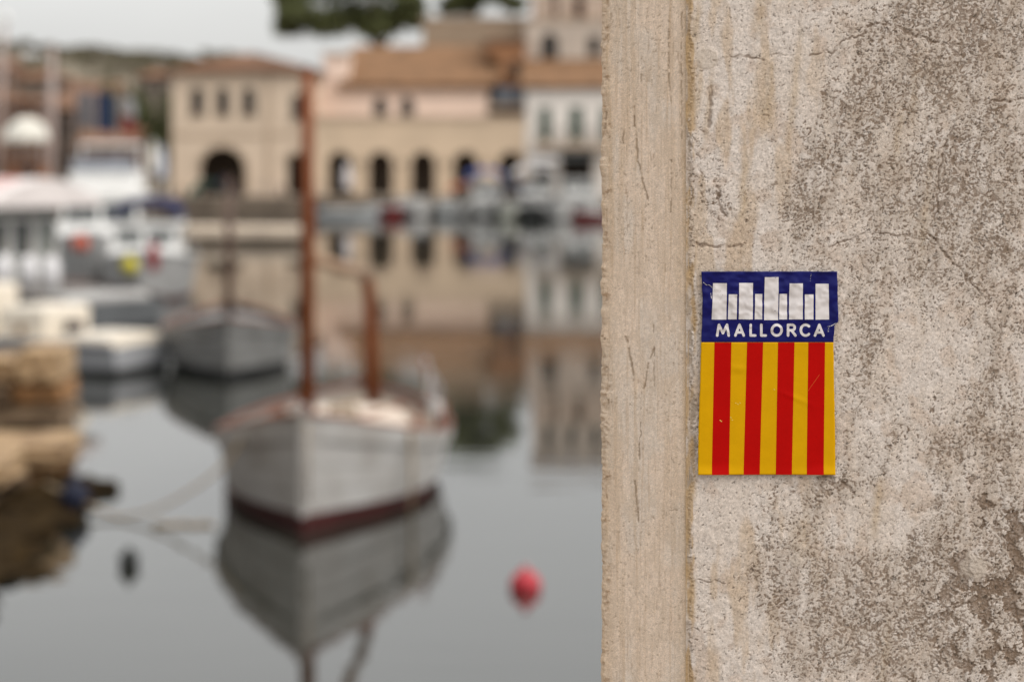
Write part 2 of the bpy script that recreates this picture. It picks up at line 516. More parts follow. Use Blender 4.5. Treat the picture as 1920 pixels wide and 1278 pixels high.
PY_BOT = HOR + (EYE - 1.78) * K / WY
PY_TOP = HOR - 1.35 * K / WY
pier = empty('plaster_pier', (X(1290, WY), WY, 1.78), 0, 'weathered beige plaster wall with a smooth corner strip and a flag sticker on it', 'wall')
off = np.array(pier.location)
ax = axis(1287.0, 1934.0, 1.3, 1286.0, 960 + 1.6 / MMX)
ay = axis(-16.0, 1296.0, 1.3, PY_TOP, PY_BOT)
gx, gy = np.meshgrid(ax, ay)
gx, gy = gx.ravel(), gy.ravel()
c, h = plaster_fields(gx, gy)
V = np.stack([(gx - 960) * MMX, WY - h, EYE - (gy - HOR) * MMX], 1) - off
rp = fast_mesh('rough_plaster', V, quads(len(ax), len(ay))[:, ::-1], attr_material('rough_plaster', .92, 2300, .7, .24), pier, attrs={'albedo': c})

# smooth splayed corner band, rounded nose and return (behind the camera's sight line)
BX0, BY0 = X(1291.0, WY), WY + 0.0003
BX1, BY1 = X(1136, 1.205), 1.205
prof = []          # (x, y, s-pixel coordinate)
for s_ in np.linspace(0, 1, 100):
    prof.append((BX0 + (BX1 - BX0) * s_, BY0 + (BY1 - BY0) * s_, 1291 - 155 * s_))
rn = 0.006
dx, dy = BX1 - BX0, BY1 - BY0
L_ = math.hypot(dx, dy); dx /= L_; dy /= L_
a0 = math.atan2(-dx, dy)  # outward normal (-x side, -y side): computed below
nx_, ny_ = -dy, dx
if ny_ > 0: nx_, ny_ = -nx_, -ny_
cx_, cy_ = BX1 - nx_ * rn, BY1 - ny_ * rn
t0 = math.atan2(ny_, nx_)
t1 = math.atan2(0.35, -0.94) 
t0 = t0 if t0 > 0 else t0 + 2 * math.pi
t1 = t1 if t1 > 0 else t1 + 2 * math.pi
sp = 1136.0
for k in range(1, 13):
    t = t0 + (t1 - t0) * k / 12
    sp -= 1.6
    prof.append((cx_ + rn * math.cos(t), cy_ + rn * math.sin(t), sp))
ex, ey = prof[-1][0], prof[-1][1]
for k in range(1, 12):
    d = 0.32 * (k / 11) ** 1.6
    prof.append((ex + d * 0.35, ey + d * 0.94, sp - d / MMX))
prof = np.array(prof)
tx = np.gradient(prof[:, 0]); ty = np.gradient(prof[:, 1])
tl = np.hypot(tx, ty); nX, nY = ty / tl, -tx / tl
sgn = np.where((nX * (prof[:, 0] - 0.2) + nY * (prof[:, 1] - 1.35)) < 0, -1, 1)
nX, nY = nX * sgn, nY * sgn
bs, by_ = np.meshgrid(prof[:, 2], ay); ii, _ = np.meshgrid(np.arange(len(prof)), ay)
bs, by_, ii = bs.ravel(), by_.ravel(), ii.ravel()
st = fbm(bs / 10 + .6 * fbm(bs / 40, by_ / 90, 1, 2), by_ / 300, 2, 4, .6)
st2 = fbm(bs / 2.6, by_ / 140, 5, 3, .6)
bl = fbm(bs / 60, by_ / 120, 8, 3)
cc = np.tile(np.array([0.735, 0.60, 0.487]), (bs.size, 1))
cc = mixc(cc, (0.69, 0.595, 0.51), sstep(.45, .65, bl) * .8)
cc = mixc(cc, (0.56, 0.42, 0.29), sstep(.50, .72, st) * .42)
cc = mixc(cc, (0.52, 0.37, 0.24), sstep(.60, .78, st2) * .42)
cc = mixc(cc, (0.52, 0.375, 0.235), sstep(1268, 1291, bs) * .55 + sstep(1166, 1134, bs) * .45)
cc *= (0.90 + .20 * fbm(bs / 1.5, by_ / 5, 17, 2))[:, None]
cc *= (0.84 + .32 * fbm(bs / 2.6, by_ / 3.2, 3, 2))[:, None]
pore = sstep(.72, .80, fbm(bs / 3.4, by_ / 4.6, 7, 2)) * sstep(.35, .65, fbm(bs / 40, by_ / 60, 18, 3))
cc = mixc(cc, (0.34, 0.25, 0.175), pore * .55)
blotch = sstep(.52, .66, fbm(bs / 18, by_ / 34, 21, 4, .65))
cc = mixc(cc, (0.60, 0.48, 0.37), blotch * .40)
BC = [([(1189, 215), (1194, 260), (1197, 300), (1203, 330), (1211, 360), (1217, 384)], 1.7), ([(1174, 640), (1181, 668), (1187, 700), (1189, 722)], 2.2), ([(1228, 655), (1217, 690), (1208, 736)], 1.4),
      ([(1226, 612), (1229, 640), (1227, 730)], 1.1), ([(1192, 912), (1195, 950), (1198, 990)], 1.5), ([(1255, 40), (1253, 120), (1258, 190)], 1.0), ([(1141, 40), (1147, 20)], 1.5),
      ([(1279, 20), (1277, 130), (1279, 260)], 1.1), ([(1260, 300), (1258, 400)], 1.0), ([(1135, 210), (1133, 240)], 3.0), ([(1203, 800), (1199, 850), (1201, 870)], 1.1), ([(1168, 240), (1170, 270)], 1.2),
      ([(1140, 762), (1139, 772)], 2.0), ([(1203, 138), (1202, 150)], 1.6), ([(1255, 60), (1254, 72)], 1.8)]
ck = np.zeros(bs.shape)
q1, q2 = bs + 5 * (fbm(bs / 12, by_ / 12, 4, 3) - .5), by_ + 5 * (fbm(bs / 12, by_ / 12, 9, 2) - .5)
for pts, w in BC:
    ck = np.maximum(ck, 1 - sstep(w * .5, w * 1.5, poly_dist(q1, q2, pts)))
ck *= sstep(.22, .5, fbm(bs / 9, by_ / 9, 10, 2))
dash = sstep(.70, .77, fbm(bs / 3.0, by_ / 34, 13, 3)) * sstep(.5, .62, fbm(bs / 18, by_ / 50, 16, 2))
cc = mixc(cc, (0.27, 0.19, 0.12), ck * (.35 + .6 * fbm(bs / 6, by_ / 25, 12, 2)))
cc = mixc(cc, (0.38, 0.26, 0.165), dash * .35)
jn = sstep(1281, 1291, bs + 7 * (fbm(bs / 6, by_ / 18, 20, 3) - .5))
cc = mixc(cc, (0.44, 0.30, 0.17), jn * .6)
hh = -.00022 * pore + 0.0008 * (bl - .5) + 0.00035 * (st - .5) + .00020 * (st2 - .5) - .0006 * ck - .0003 * dash - 0.0005 * jn
hh += 0.0042 * (fbm(by_ / 26, by_ * 0 + .3, 6, 4, .65) - .5) * np.exp(-((bs - 1128) / 10) ** 2)
hh += -.0016 * sstep(.62, .70, fbm(bs / 14, by_ / 20, 14, 3)) * np.exp(-((bs - 1132) / 12) ** 2)
V = np.stack([prof[ii, 0] + nX[ii] * hh, prof[ii, 1] + nY[ii] * hh, EYE - (by_ - HOR) * MMX], 1) - off
F = quads(len(prof), len(ay))
fast_mesh('corner_band', V, F, attr_material('corner_plaster', .9, 1900, .75, .22), pier, attrs={'albedo': cc})
# plain back and end of the pier so that it is solid
M_render = mat('plain_render', (0.45, 0.37, 0.30), .9, .12, 6, .5, 60)
bx, by0 = prof[-1][0], prof[-1][1]
zt = 1.35 + EYE - 1.78
MB().add([(bx - off[0], by0 - off[1], 0), (1.58 - off[0], by0 - off[1], 0), (1.58 - off[0], WY + .004 - off[1], 0), (bx - off[0], by0 - off[1], zt), (1.58 - off[0], by0 - off[1], zt), (1.58 - off[0], WY + .004 - off[1], zt),
          (BX0 - off[0] + .01, BY0 + .004 - off[1], zt - .004), (BX1 - off[0] + .006, BY1 + .004 - off[1], zt - .004)],
         [(0, 1, 4, 3), (1, 2, 5, 4), (3, 4, 5, 6, 7)]).build('pier_back', M_render, pier)

# ------------------------------------------------------------------ THE STICKER
def spx(x, y): return 1120 + x / 2.556, 440 + y / 2.556   # from the enlarged crop I measured
def sheet_off(px, py):
    """Distance of the sticker's surface in front of the wall plane (metres)."""
    px, py = np.asarray(px, float), np.asarray(py, float)
    d = 0.0017 + 0.00022 * (fbm(px / 60, py / 60, 3, 2) - .5)
    blue = sstep(655, 600, py)
    cr = np.abs(fbm(px / 34, py / 30, 5, 3) - .5)
    d = d + blue * (0.0034 * (.16 - np.minimum(cr, .16)) - .0001) + blue * .0017 * (fbm(px / 22, py / 17, 9, 2) - .5)
    d = d + .0012 * np.exp(-((px - 1568) / 7) ** 2 - ((py - 598) / 22) ** 2)
    d = d + .0011 * np.exp(-((px - 1316) / 8) ** 2 - ((py - 530) / 26) ** 2)
    d = d + .0013 * sstep(862, 892, py) ** 2 * (0.6 + .4 * np.sin(px / 40))
    d = d + .00045 * np.exp(-((px - 1385) / 14) ** 2 - ((py - 690) / 7) ** 2) + .00030 * np.exp(-((px - 1490) / 30) ** 2 - ((py - 745 - .4 * (px - 1490)) / 5) ** 2)
    d = d + .0012 * sstep(516, 504, py) * sstep(.4, .7, vnoise(px / 18, py * 0, 4))
    return d
def spt(px, py, lift=0.0):
    return ((px - 960) * MMX, WY - float(sheet_off(px, py)) - lift, EYE - (py - HOR) * MMX)

sx0, sz0 = X(1438, WY), Z(700, WY)
sticker = empty('flag_sticker', (sx0, WY, sz0), 0, 'blue, red and yellow striped island flag sticker on the plaster wall', 'sticker')
def print_mat(name, col, rough=.33, sp=.15):
    return mat(name, col, rough, .03, 60, .02, 260, spec=sp)
M_blue, M_yel, M_red, M_wht = print_mat('blue_print', (0.003, 0.004, 0.092), .25, .2), print_mat('yellow_print', (0.575, 0.305, 0.001), .5, .06), print_mat('red_print', (0.40, 0.0018, 0.001), .5, .06), print_mat('white_print', (0.60, 0.565, 0.565), .35)
def edge_x(side, py):
    j = 0.7 * (vnoise(np.array([py / 9.0]), np.array([side * 7.0]), 3)[0] - .5)
    if side == 0:
        return float(np.interp(py, [508, 530, 560, 600, 640, 720, 800, 888], [1314, 1315, 1316.5, 1316, 1314, 1312, 1309, 1308])) + j
    return float(np.interp(py, [508, 560, 602, 606, 609, 640, 720, 800, 889], [1569, 1570, 1571, 1567, 1563.5, 1562, 1563, 1565, 1565.5])) + j
def qpatch(name, fx0, fx1, fy0, fy1, m, lift, nu, nv, parent=sticker, thick=True):
    """A printed field bounded by left/right x(y) and top/bottom y(x), laid on the crumpled sheet, with the film's thickness."""
    V, F = [], []
    for j in range(nv + 1):
        for i in range(nu + 1):
            u, v = i / nu, j / nv
            xa = None
            y = fy0 + (fy1 - fy0) * v
            x = fx0(y) + (fx1(y) - fx0(y)) * u
            p = spt(x, y, lift)
            V.append((p[0] - sx0, p[1] - WY, p[2] - sz0))
    w = nu + 1
    F = [(j * w + i, (j + 1) * w + i, (j + 1) * w + i + 1, j * w + i + 1) for j in range(nv) for i in range(nu)]
    if thick:
        n = len(V)
        rim = [i for i in range(w)] + [j * w + nu for j in range(1, nv + 1)] + [nv * w + i for i in range(nu - 1, -1, -1)] + [j * w for j in range(nv - 1, 0, -1)]
        V += [(V[i][0], V[i][1] + .00012, V[i][2]) for i in rim]
        for a in range(len(rim)):
            b = (a + 1) % len(rim)
            F.append((rim[a], rim[b], n + b, n + a))
    me = bpy.data.meshes.new(name); me.from_pydata(V, [], F); me.materials.append(m)
    me.polygons.foreach_set('use_smooth', [True] * len(F)); me.update()
    o = bpy.data.objects.new(name, me); COL.objects.link(o); o.parent = parent
    return o
blue_o = qpatch('blue_field', lambda y: edge_x(0, y), lambda y: edge_x(1, y), 508.5, 641, M_blue, 0, 90, 56)
yel_o = qpatch('yellow_field', lambda y: edge_x(0, y), lambda y: edge_x(1, y), 641, 888.5, M_yel, 0, 90, 90)
for (xt0, xt1, xb0, xb1) in [(560, 641, 547, 629), (716, 793, 699, 776), (864, 943, 853, 930), (1009, 1089, 1001, 1082)]:
    f = lambda a, b: (lambda y: 1120 + (a + (b - a) * ((y - 641) / 248)) / 2.556)
    qpatch('red_stripe', f(xt0, xb0), f(xt1, xb1), 641.2, 888.3, M_red, .00006, 12, 90, thick=False)
for (a0_, a1_, b0_, b1_, yt, yb) in [(553, 619, 547, 617, 231, 405), (628, 668, 624, 666, 284, 404), (678, 744, 676, 743, 230, 404), (755, 789, 752, 788, 283, 404), (800, 867, 797, 864, 202, 407), (871, 908, 869, 907, 282, 404), (919, 983, 916, 982, 232, 404), (993, 1034, 991, 1033, 285, 404), (1044, 1106, 1043, 1109, 234, 405)]:
    y0_, y1_ = 440 + yt / 2.556, 440 + yb / 2.556
    f = lambda a, b, y0_=y0_, y1_=y1_: (lambda y: 1120 + (a + (b - a) * ((y - y0_) / (y1_ - y0_))) / 2.556)
    qpatch('white_tower', f(a0_, b0_), f(a1_, b1_), y0_, y1_, M_wht, .00016, 12, 26, thick=False)

def sdf_shape(name, strokes, w, x0, x1, y0, y1, m, step, lift=.00014, arcs=()):
    """Rounded strokes (crop coordinates) turned into one flat shape by marching squares and laid on the sheet."""
    xs = np.arange(x0 - w, x1 + w + step, step); ys = np.arange(y0 - w, y1 + w + step, step)
    g, hgt = np.meshgrid(xs, ys)
    d = np.full(g.shape, 1e9)
    for pl in strokes: d = np.minimum(d, poly_dist(g, hgt, pl))
    d = d - w / 2
    verts, idx, faces = [], {}, []
    def vid(key, p):
        if key not in idx:
            idx[key] = len(verts)
            a, b = spx(*p); q_ = spt(a, b, lift); verts.append((q_[0] - sx0, q_[1] - WY, q_[2] - sz0))
        return idx[key]
    ny, nx = d.shape
    for j in range(ny - 1):
        for i in range(nx - 1):
            cs = [(i, j), (i + 1, j), (i + 1, j + 1), (i, j + 1)]
            vals = [d[b, a] for a, b in cs]
            if min(vals) > 0: continue
            poly = []
            for k_ in range(4):
                (a, b), (a2, b2) = cs[k_], cs[(k_ + 1) % 4]
                v0, v1 = vals[k_], vals[(k_ + 1) % 4]
                if v0 <= 0: poly.append(vid(('v', a, b), (xs[a], ys[b])))
                if (v0 <= 0) != (v1 <= 0):
                    t = v0 / (v0 - v1)
                    key = ('e',) + tuple(sorted([(a, b), (a2, b2)]))
                    poly.append(vid(key, (xs[a] + (xs[a2] - xs[a]) * t, ys[b] + (ys[b2] - ys[b]) * t)))
            if len(poly) >= 3: faces.append(tuple(reversed(poly)))
    me = bpy.data.meshes.new(name); me.from_pydata(verts, [], faces); me.materials.append(m)
    me.polygons.foreach_set('use_smooth', [True] * len(faces)); me.update()
    o = bpy.data.objects.new(name, me); COL.objects.link(o); o.parent = sticker
    return o
def arc(cx, cy, rx, ry, a0, a1, n=20):
    return [(cx + rx * math.cos(R(a0 + (a1 - a0) * k / n)), cy + ry * math.sin(R(a0 + (a1 - a0) * k / n))) for k in range(n + 1)]
T, B_ = 430.0, 481.0
LET = [
    ('M', 567, 634, [[(573, B_), (581, T), (600.5, 470), (620, T), (628, B_)]]),
    ('A', 655, 705, [[(660, B_), (680, T), (700, B_)], [(667, 466), (693, 466)]]),
    ('L', 728, 760, [[(733, T), (733, B_), (755, B_)]]),
    ('L', 779, 810, [[(784, T), (784, B_), (805, B_)]]),
    ('O', 829, 886, [arc(857.5, 455.5, 23.5, 25.5, 0, 360, 32)]),
    ('R', 907, 951, [[(912, B_), (912, T), (930, T)] + arc(930, 443, 14, 13, -90, 90, 14) + [(912, 456)], [(929, 457), (947, B_)]]),
    ('C', 969, 1017, [arc(996, 455.5, 23, 25.5, -48, -312, 30)]),
    ('A', 1036, 1086, [[(1041, B_), (1061, T), (1081, B_)], [(1048, 466), (1074, 466)]])]
for ch, lx0, lx1, stx in LET:
    sdf_shape('letter', stx, 12.2, lx0, lx1, T - 4, B_ + 4, M_wht, 1.9)
# scuffs where the film is creased through to its white backing
def dabs(pl, step, r, seed):
    rs_ = random.Random(seed); out = []
    for (ax_, ay_), (bx_, by2) in zip(pl[:-1], pl[1:]):
        n_ = max(1, int(math.hypot(bx_ - ax_, by2 - ay_) / step))
        for k_ in range(n_):
            t_ = (k_ + .3 + .4 * rs_.random()) / n_
            q_ = (ax_ + (bx_ - ax_) * t_ + rs_.uniform(-1, 1), ay_ + (by2 - ay_) * t_ + rs_.uniform(-1, 1))
            out.append([q_, (q_[0] + rs_.uniform(.5, r), q_[1] + rs_.uniform(-.6, .8))])
    return out
for i_, (pl, w, stp) in enumerate([([(503, 226), (520, 239), (536, 240), (549, 252)], 2.3, 4.2), ([(541, 278), (546, 306)], 2.6, 4.5), ([(1095, 439), (1110, 437)], 1.5, 4.5), ([(1108, 438), (1126, 430), (1140, 421)], 2.4, 3.0), ([(1106, 442), (1101, 464)], 1.8, 4.5), ([(1021, 184), (1019, 222)], 1.5, 7.5)]):
    sdf_shape('crease', dabs(pl, stp, 3.0, i_), w, min(p[0] for p in pl) - 3, max(p[0] for p in pl) + 5, min(p[1] for p in pl) - 3, max(p[1] for p in pl) + 3, M_wht, .8, .00018)
# grime spots rubbed into the white print
sdf_shape('grime_spots', dabs([(556, 262), (590, 268), (570, 290), (600, 286), (575, 325)], 6.5, 1.5, 33) + dabs([(636, 376), (660, 380)], 5, 1.5, 34), 1.6, 540, 670, 255, 390, print_mat('print_grime', (0.25, 0.19, 0.14), .7), 1.0, .0002)
M_palescuff = print_mat('scuffed_yellow', (0.72, 0.52, 0.12), .5)
for cx, cy in [(662, 803), (672, 808), (682, 802), (638, 872), (645, 884), (588, 886), (593, 890), (846, 738)]:
    sdf_shape('scuff', [[(cx - 2, cy), (cx + 2, cy + 2)]], 3.4, cx - 2, cx + 2, cy, cy + 2, M_palescuff, 1.2, .0001)
sdf_shape('scratch', [[(1062, 668), (1040, 700), (1008, 745)]], 1.5, 1008, 1062, 668, 745, print_mat('scratched_red', (0.60, 0.10, 0.02), .4), 1.2, .0001)

#BOATS
# ------------------------------------------------------------------ BOATS
def hull_fn(L, B, zb, zm, zs, zk=-.45, transom=False, mid=.45, pmid=.16, pend=.34):
    def sheer(t):
        return zm + (zb - zm) * max(0, 1 - t / .55) ** 2 + (zs - zm) * max(0, (t - .55) / .45) ** 2
    def s(t):
        if t < mid: return max(0, 1 - (1 - t / mid) ** 2.2)
        e = (t - mid) / (1 - mid)
        return 1 - (.18 * e ** 2 if transom else e ** 2.6)
    def pt(t, z, side, off=0.0):
        u = min(1, max(0, (z - zk) / (sheer(t) - zk)))
        p = pmid + pend * (1 - s(t)) ** 1.3
        x = B / 2 * s(t) * (u ** p if u > 0 else 0) + off * min(1, s(t) * 4)
        rake = (0.10 * max(0, z)) * (1 - t) ** 6
        return (side * x, t * L - rake, z)
    return sheer, s, pt

def hull_parts(root, L, B, zb, zm, zs, m_hull, m_boot, m_rail, m_deck, boot=.18, strakes=0, transom=False, rail=.035, nt=26, deck=True, m_stem=None, deckdrop=.10):
    sheer, s, pt = hull_fn(L, B, zb, zm, zs, transom=transom)
    mb = MB()
    bt = lambda t: boot * (1 - .25 * math.sin(math.pi * t))
    for side in (-1, 1):
        mb.grid(lambda u, v: pt(u, -.42 + (bt(u) + .42) * v, side), nt, 5)
    if transom: mb.grid(lambda u, v: (pt(1, -.42 + (bt(1) + .42) * v, 1)[0] * (2 * u - 1), L, -.42 + (bt(1) + .42) * v), 4, 4)
    mb.build('boot_stripe', m_boot, root, True)
    if strakes:
        for side in (-1, 1):
            for k in range(strakes):
                def fz(t, v): 
                    a = bt(t) + (sheer(t) - bt(t)) * ((k + v) / strakes)
                    return a
                top = k == strakes - 1
                o_lo, o_hi = (.050, .040) if top else (.015, .002)
                b = MB().grid(lambda u, v: pt(u, fz(u, v), side, o_lo + (o_hi - o_lo) * v), nt, 2)
                b.grid(lambda u, v: pt(u, fz(u, 0), side, o_lo * v), nt, 1)
                b.build('strake', m_hull, root, True)
    else:
        mb = MB()
        for side in (-1, 1):
            mb.grid(lambda u, v: pt(u, bt(u) + (sheer(u) - bt(u)) * v, side), nt, 5)
        if transom: mb.grid(lambda u, v: (pt(1, bt(1) + (sheer(1) - bt(1)) * v, 1)[0] * (2 * u - 1), L, bt(1) + (sheer(1) - bt(1)) * v), 4, 3)
        mb.build('hull', m_hull, root, True)
    for side in (-1, 1):
        b = MB().tube([(pt(t, sheer(t), side)[0] + side * .01, pt(t, sheer(t), side)[1], sheer(t) + .012) for t in [i / nt for i in range(nt + 1)]], rail, 6)
        b.build('gunwale', m_rail, root, True)
    if deck:
        MB().grid(lambda u, v: (pt(v, sheer(v), 1)[0] * .985 * (2 * u - 1), v * L, sheer(v) - deckdrop + .06 * s(v) * (1 - (2 * u - 1) ** 2)), 8, nt).build('deck', m_deck, root, True)
    so = MB().box(-.030, .030, -.045 - .1 * zb, .05, boot + .002, zb + .07).build('stem_post', m_stem or m_hull, root, bevel=.012)
    MB().box(-.031, .031, -.05 - .04 * zb, .05, -.4, boot).build('stem_foot', m_boot, so, bevel=.010)
    return sheer, s, pt

W_white = mat('boat_white_paint', (0.45, 0.44, 0.43), .5, .12, 1.3, .15, 30, col2=(0.285, 0.26, 0.235))
W_grey = mat('boat_grey_paint', (0.21, 0.21, 0.205), .5, .10, 1.6, .15, 30, col2=(0.11, 0.105, 0.098))
W_dark = mat('dark_grey_gelcoat', (0.10, 0.105, 0.11), .35, .10, 1.5)
W_antired = mat('red_antifouling', (0.050, 0.005, 0.004), .7, .15, 3)
W_black = mat('black_antifouling', (0.012, 0.012, 0.013), .6, .1, 3)
W_varn = mat('varnished_pine', (0.17, 0.045, 0.011), .5, .18, 5, spec=.15, stretch=(1, 1, .15))
W_varnr = mat('red_brown_rail', (0.19, 0.065, 0.035), .55, .15, 4)
W_cream = mat('cream_deck_paint', (0.64, 0.54, 0.45), .6, .07, 2)
W_darkwood = mat('dark_stained_wood', (0.085, 0.045, 0.03), .5, .15, 4)
W_rope = mat('tan_rope', (0.33, 0.25, 0.16), .95, .15, 30)
W_gel = mat('white_gelcoat', (0.80, 0.79, 0.77), .3, .05, 1.5)
W_dull = mat('dull_white_gelcoat', (0.46, 0.45, 0.435), .45, .1, 1.5)
W_shabby = mat('shabby_grey_gelcoat', (0.30, 0.295, 0.29), .5, .15, 1.2)
W_glass = mat('tinted_glass', (0.045, 0.052, 0.05), .12, .1, 1, spec=.6)
W_steel = mat('stainless_steel', (0.55, 0.55, 0.55), .3, .05, 5, metal=1)

def rope_pts(a, b, sag, n=14):
    a, b = Vector(a), Vector(b)
    return [a.lerp(b, k / n) - Vector((0, 0, sag * 4 * (k / n) * (1 - k / n))) for k in range(n + 1)]

# the white wooden boat in the middle
def llaut(loc, rz, L, B, zb, zm, zs, mats, mast_h, mast_t, label, detail=True, lean=0.0):
    m_h, m_b, m_r, m_d, m_m, m_c = mats
    root = empty('wooden_boat', loc, rz, label, 'boat')
    sheer, s, pt = hull_parts(root, L, B, zb, zm, zs, m_h, m_b, m_r, m_d, boot=.155, strakes=4, rail=.026)
    my = L * mast_t
    zd = sheer(mast_t) - .08
    mo = -.085 if detail else 0.0
    mast = MB().tube([(mo, my, zd - .05), (mo + lean * .5, my, zd + (mast_h - zd) * .5), (mo + lean, my, mast_h)], [.074, .070, .058], 10).build('mast', m_m, root, True)
    MB().tube([(mo + lean, my, mast_h - .01), (mo + lean, my, mast_h + .05)], [.055, .03], 8).build('mast_cap', W_darkwood, mast, True)
    # raised cabin top
    def cab(u, v):
        t = .30 + .36 * v
        w = pt(t, sheer(t), 1)[0] * .66
        a = 2 * u - 1
        prof_ = (1 - abs(a) ** 3.2)
        return (w * a, t * L, sheer(t) - .07 + .22 * (prof_ ** .6) * min(1, min(v, 1 - v) * 9 + .12))
    MB().grid(cab, 16, 22).build('cabin_top', m_c, root, True)
    if detail:
        for side in (-1, 1):
            MB().tube([(pt(t, sheer(t), side)[0] * .72, t * L, sheer(t) + .02) for t in [.24 + .46 * i / 10 for i in range(11)]], .035, 6).build('coaming', W_varn, root, True)
    # rudder and tiller
    MB().box(-.02, .02, L + .01, L + .28, -.35, zs * .9).build('rudder', m_h, root, bevel=.01)
    MB().tube([(0, L + .15, zs * .95), (0, L - .5, zs + .12)], [.025, .018], 6).build('tiller', m_m, root, True)
    return root, sheer, s, pt, zd

BX, BYW = X(569, 18.3), 18.3
yaw = -R(1.5)
b1, sheer, s1, pt1, zd = llaut((BX, BYW, 0), yaw, 5.6, 2.36, 1.10, .60, .74, (W_white, W_antired, W_varnr, mat('worn_deck', (0.30, 0.235, 0.18), .8, .15, 3), W_varn, W_cream), 4.28, .17,
                               'white wooden boat with red waterline and tall varnished mast, nearest of the moored boats')
# crutch post near the stern that holds the lowered spar
MB().tube([(.19, 4.75, .5), (.16, 4.75, 1.40), (.145, 4.75, 1.80), (.125, 4.75, 1.96), (.09, 4.75, 2.06)], [.08, .075, .072, .075, .06], 8).build('crutch_post', W_varn, b1, True)
MB().tube([(-.04, .98, 2.46), (.06, 3.0, 2.25), (.11, 4.78, 2.10)], [.06, .068, .066], 8).build('spar', mat('weathered_spar', (0.34, 0.22, 0.14), .6, .1, 5), b1, True)
pa = pt1(.56, sheer(.56), 1)
st_o = MB().tube([(pa[0] - .10, pa[1], pa[2]), (pa[0] - .30, pa[1], pa[2] + .72)], .014, 6).build('flag_staff', W_varn, b1, True)
def drape(u, v):
    top = Vector((pa[0] - .30, pa[1], pa[2] + .70)).lerp(Vector((pa[0] - .19, pa[1], pa[2] + .30)), v * .55)
    return (top.x + .20 * u ** .8 + .03 * math.sin(9 * u + 3 * v), top.y + .045 * math.sin(13 * u + 2 * v), top.z - .34 * u ** 1.4 - .22 * v * (1 - .3 * u))
MB().grid(drape, 14, 10).build('flag_cloth', mat('white_cloth', (0.50, 0.49, 0.49), .9, .08, 8), st_o, True)
for sd in (-1, 1):
    MB().tube([(sd * .55, 3.9, .66), (sd * .34, 2.0, .80), (sd * .30, 1.75, .82)], [.022, .022, .03], 6).box(sd * .55 - .05, sd * .55 + .05, 3.88, 4.35, .64, .665).build('oar', W_varn, b1)
MB().tube([(.25 + .16 * math.cos(.5 * k) * (1 - k * .008), .95 + .16 * math.sin(.5 * k) * (1 - k * .008), .92 + .004 * k) for k in range(40)], .014, 6).build('rope_coil', W_rope, b1, True)
MB().lathe([(0, 0), (.05, .01), (.075, .07), (.075, .2), (.05, .26), (.02, .29), (.0, .3)], 12, (pa[0] - .12, pa[1] - .35, pa[2] + .0)).build('deck_float', W_white, b1, True)
for dy_, dz_ in ((-.55, .16), (-.1, .2), (.3, .18)):
    MB().tube([(pa[0] - .07, pa[1] + dy_, pa[2] - .02), (pa[0] - .07, pa[1] + dy_, pa[2] + dz_)], [.03, .022], 8).build('thole_pin', W_varn, b1, True)
pr = pt1(.20, sheer(.20), 1)
MB().tube([(pr[0] - .04, pr[1], pr[2] + .03), (pr[0] + .05, pr[1] - .01, pr[2] - .04), (pr[0] + .06, pr[1], .45), (pr[0] + .05, pr[1], -.1)], .022, 6).build('hanging_rope', W_rope, b1, True)
MB().tube([(-.04, -.02, 1.03), (.06, -.14, 1.0), (.06, -.16, .3)], .012, 6).build('bow_line', W_rope, b1, True)

b2, sh2, s2, pt2, zd2 = llaut((X(428, 30.8), 30.8, 0), R(7.5), 5.4, 2.15, .95, .62, .8, (W_grey, W_black, W_varnr, W_grey, W_darkwood, W_grey), 3.1, .16,
                              'light grey wooden boat with black waterline and short dark mast, behind the white boat', detail=False)

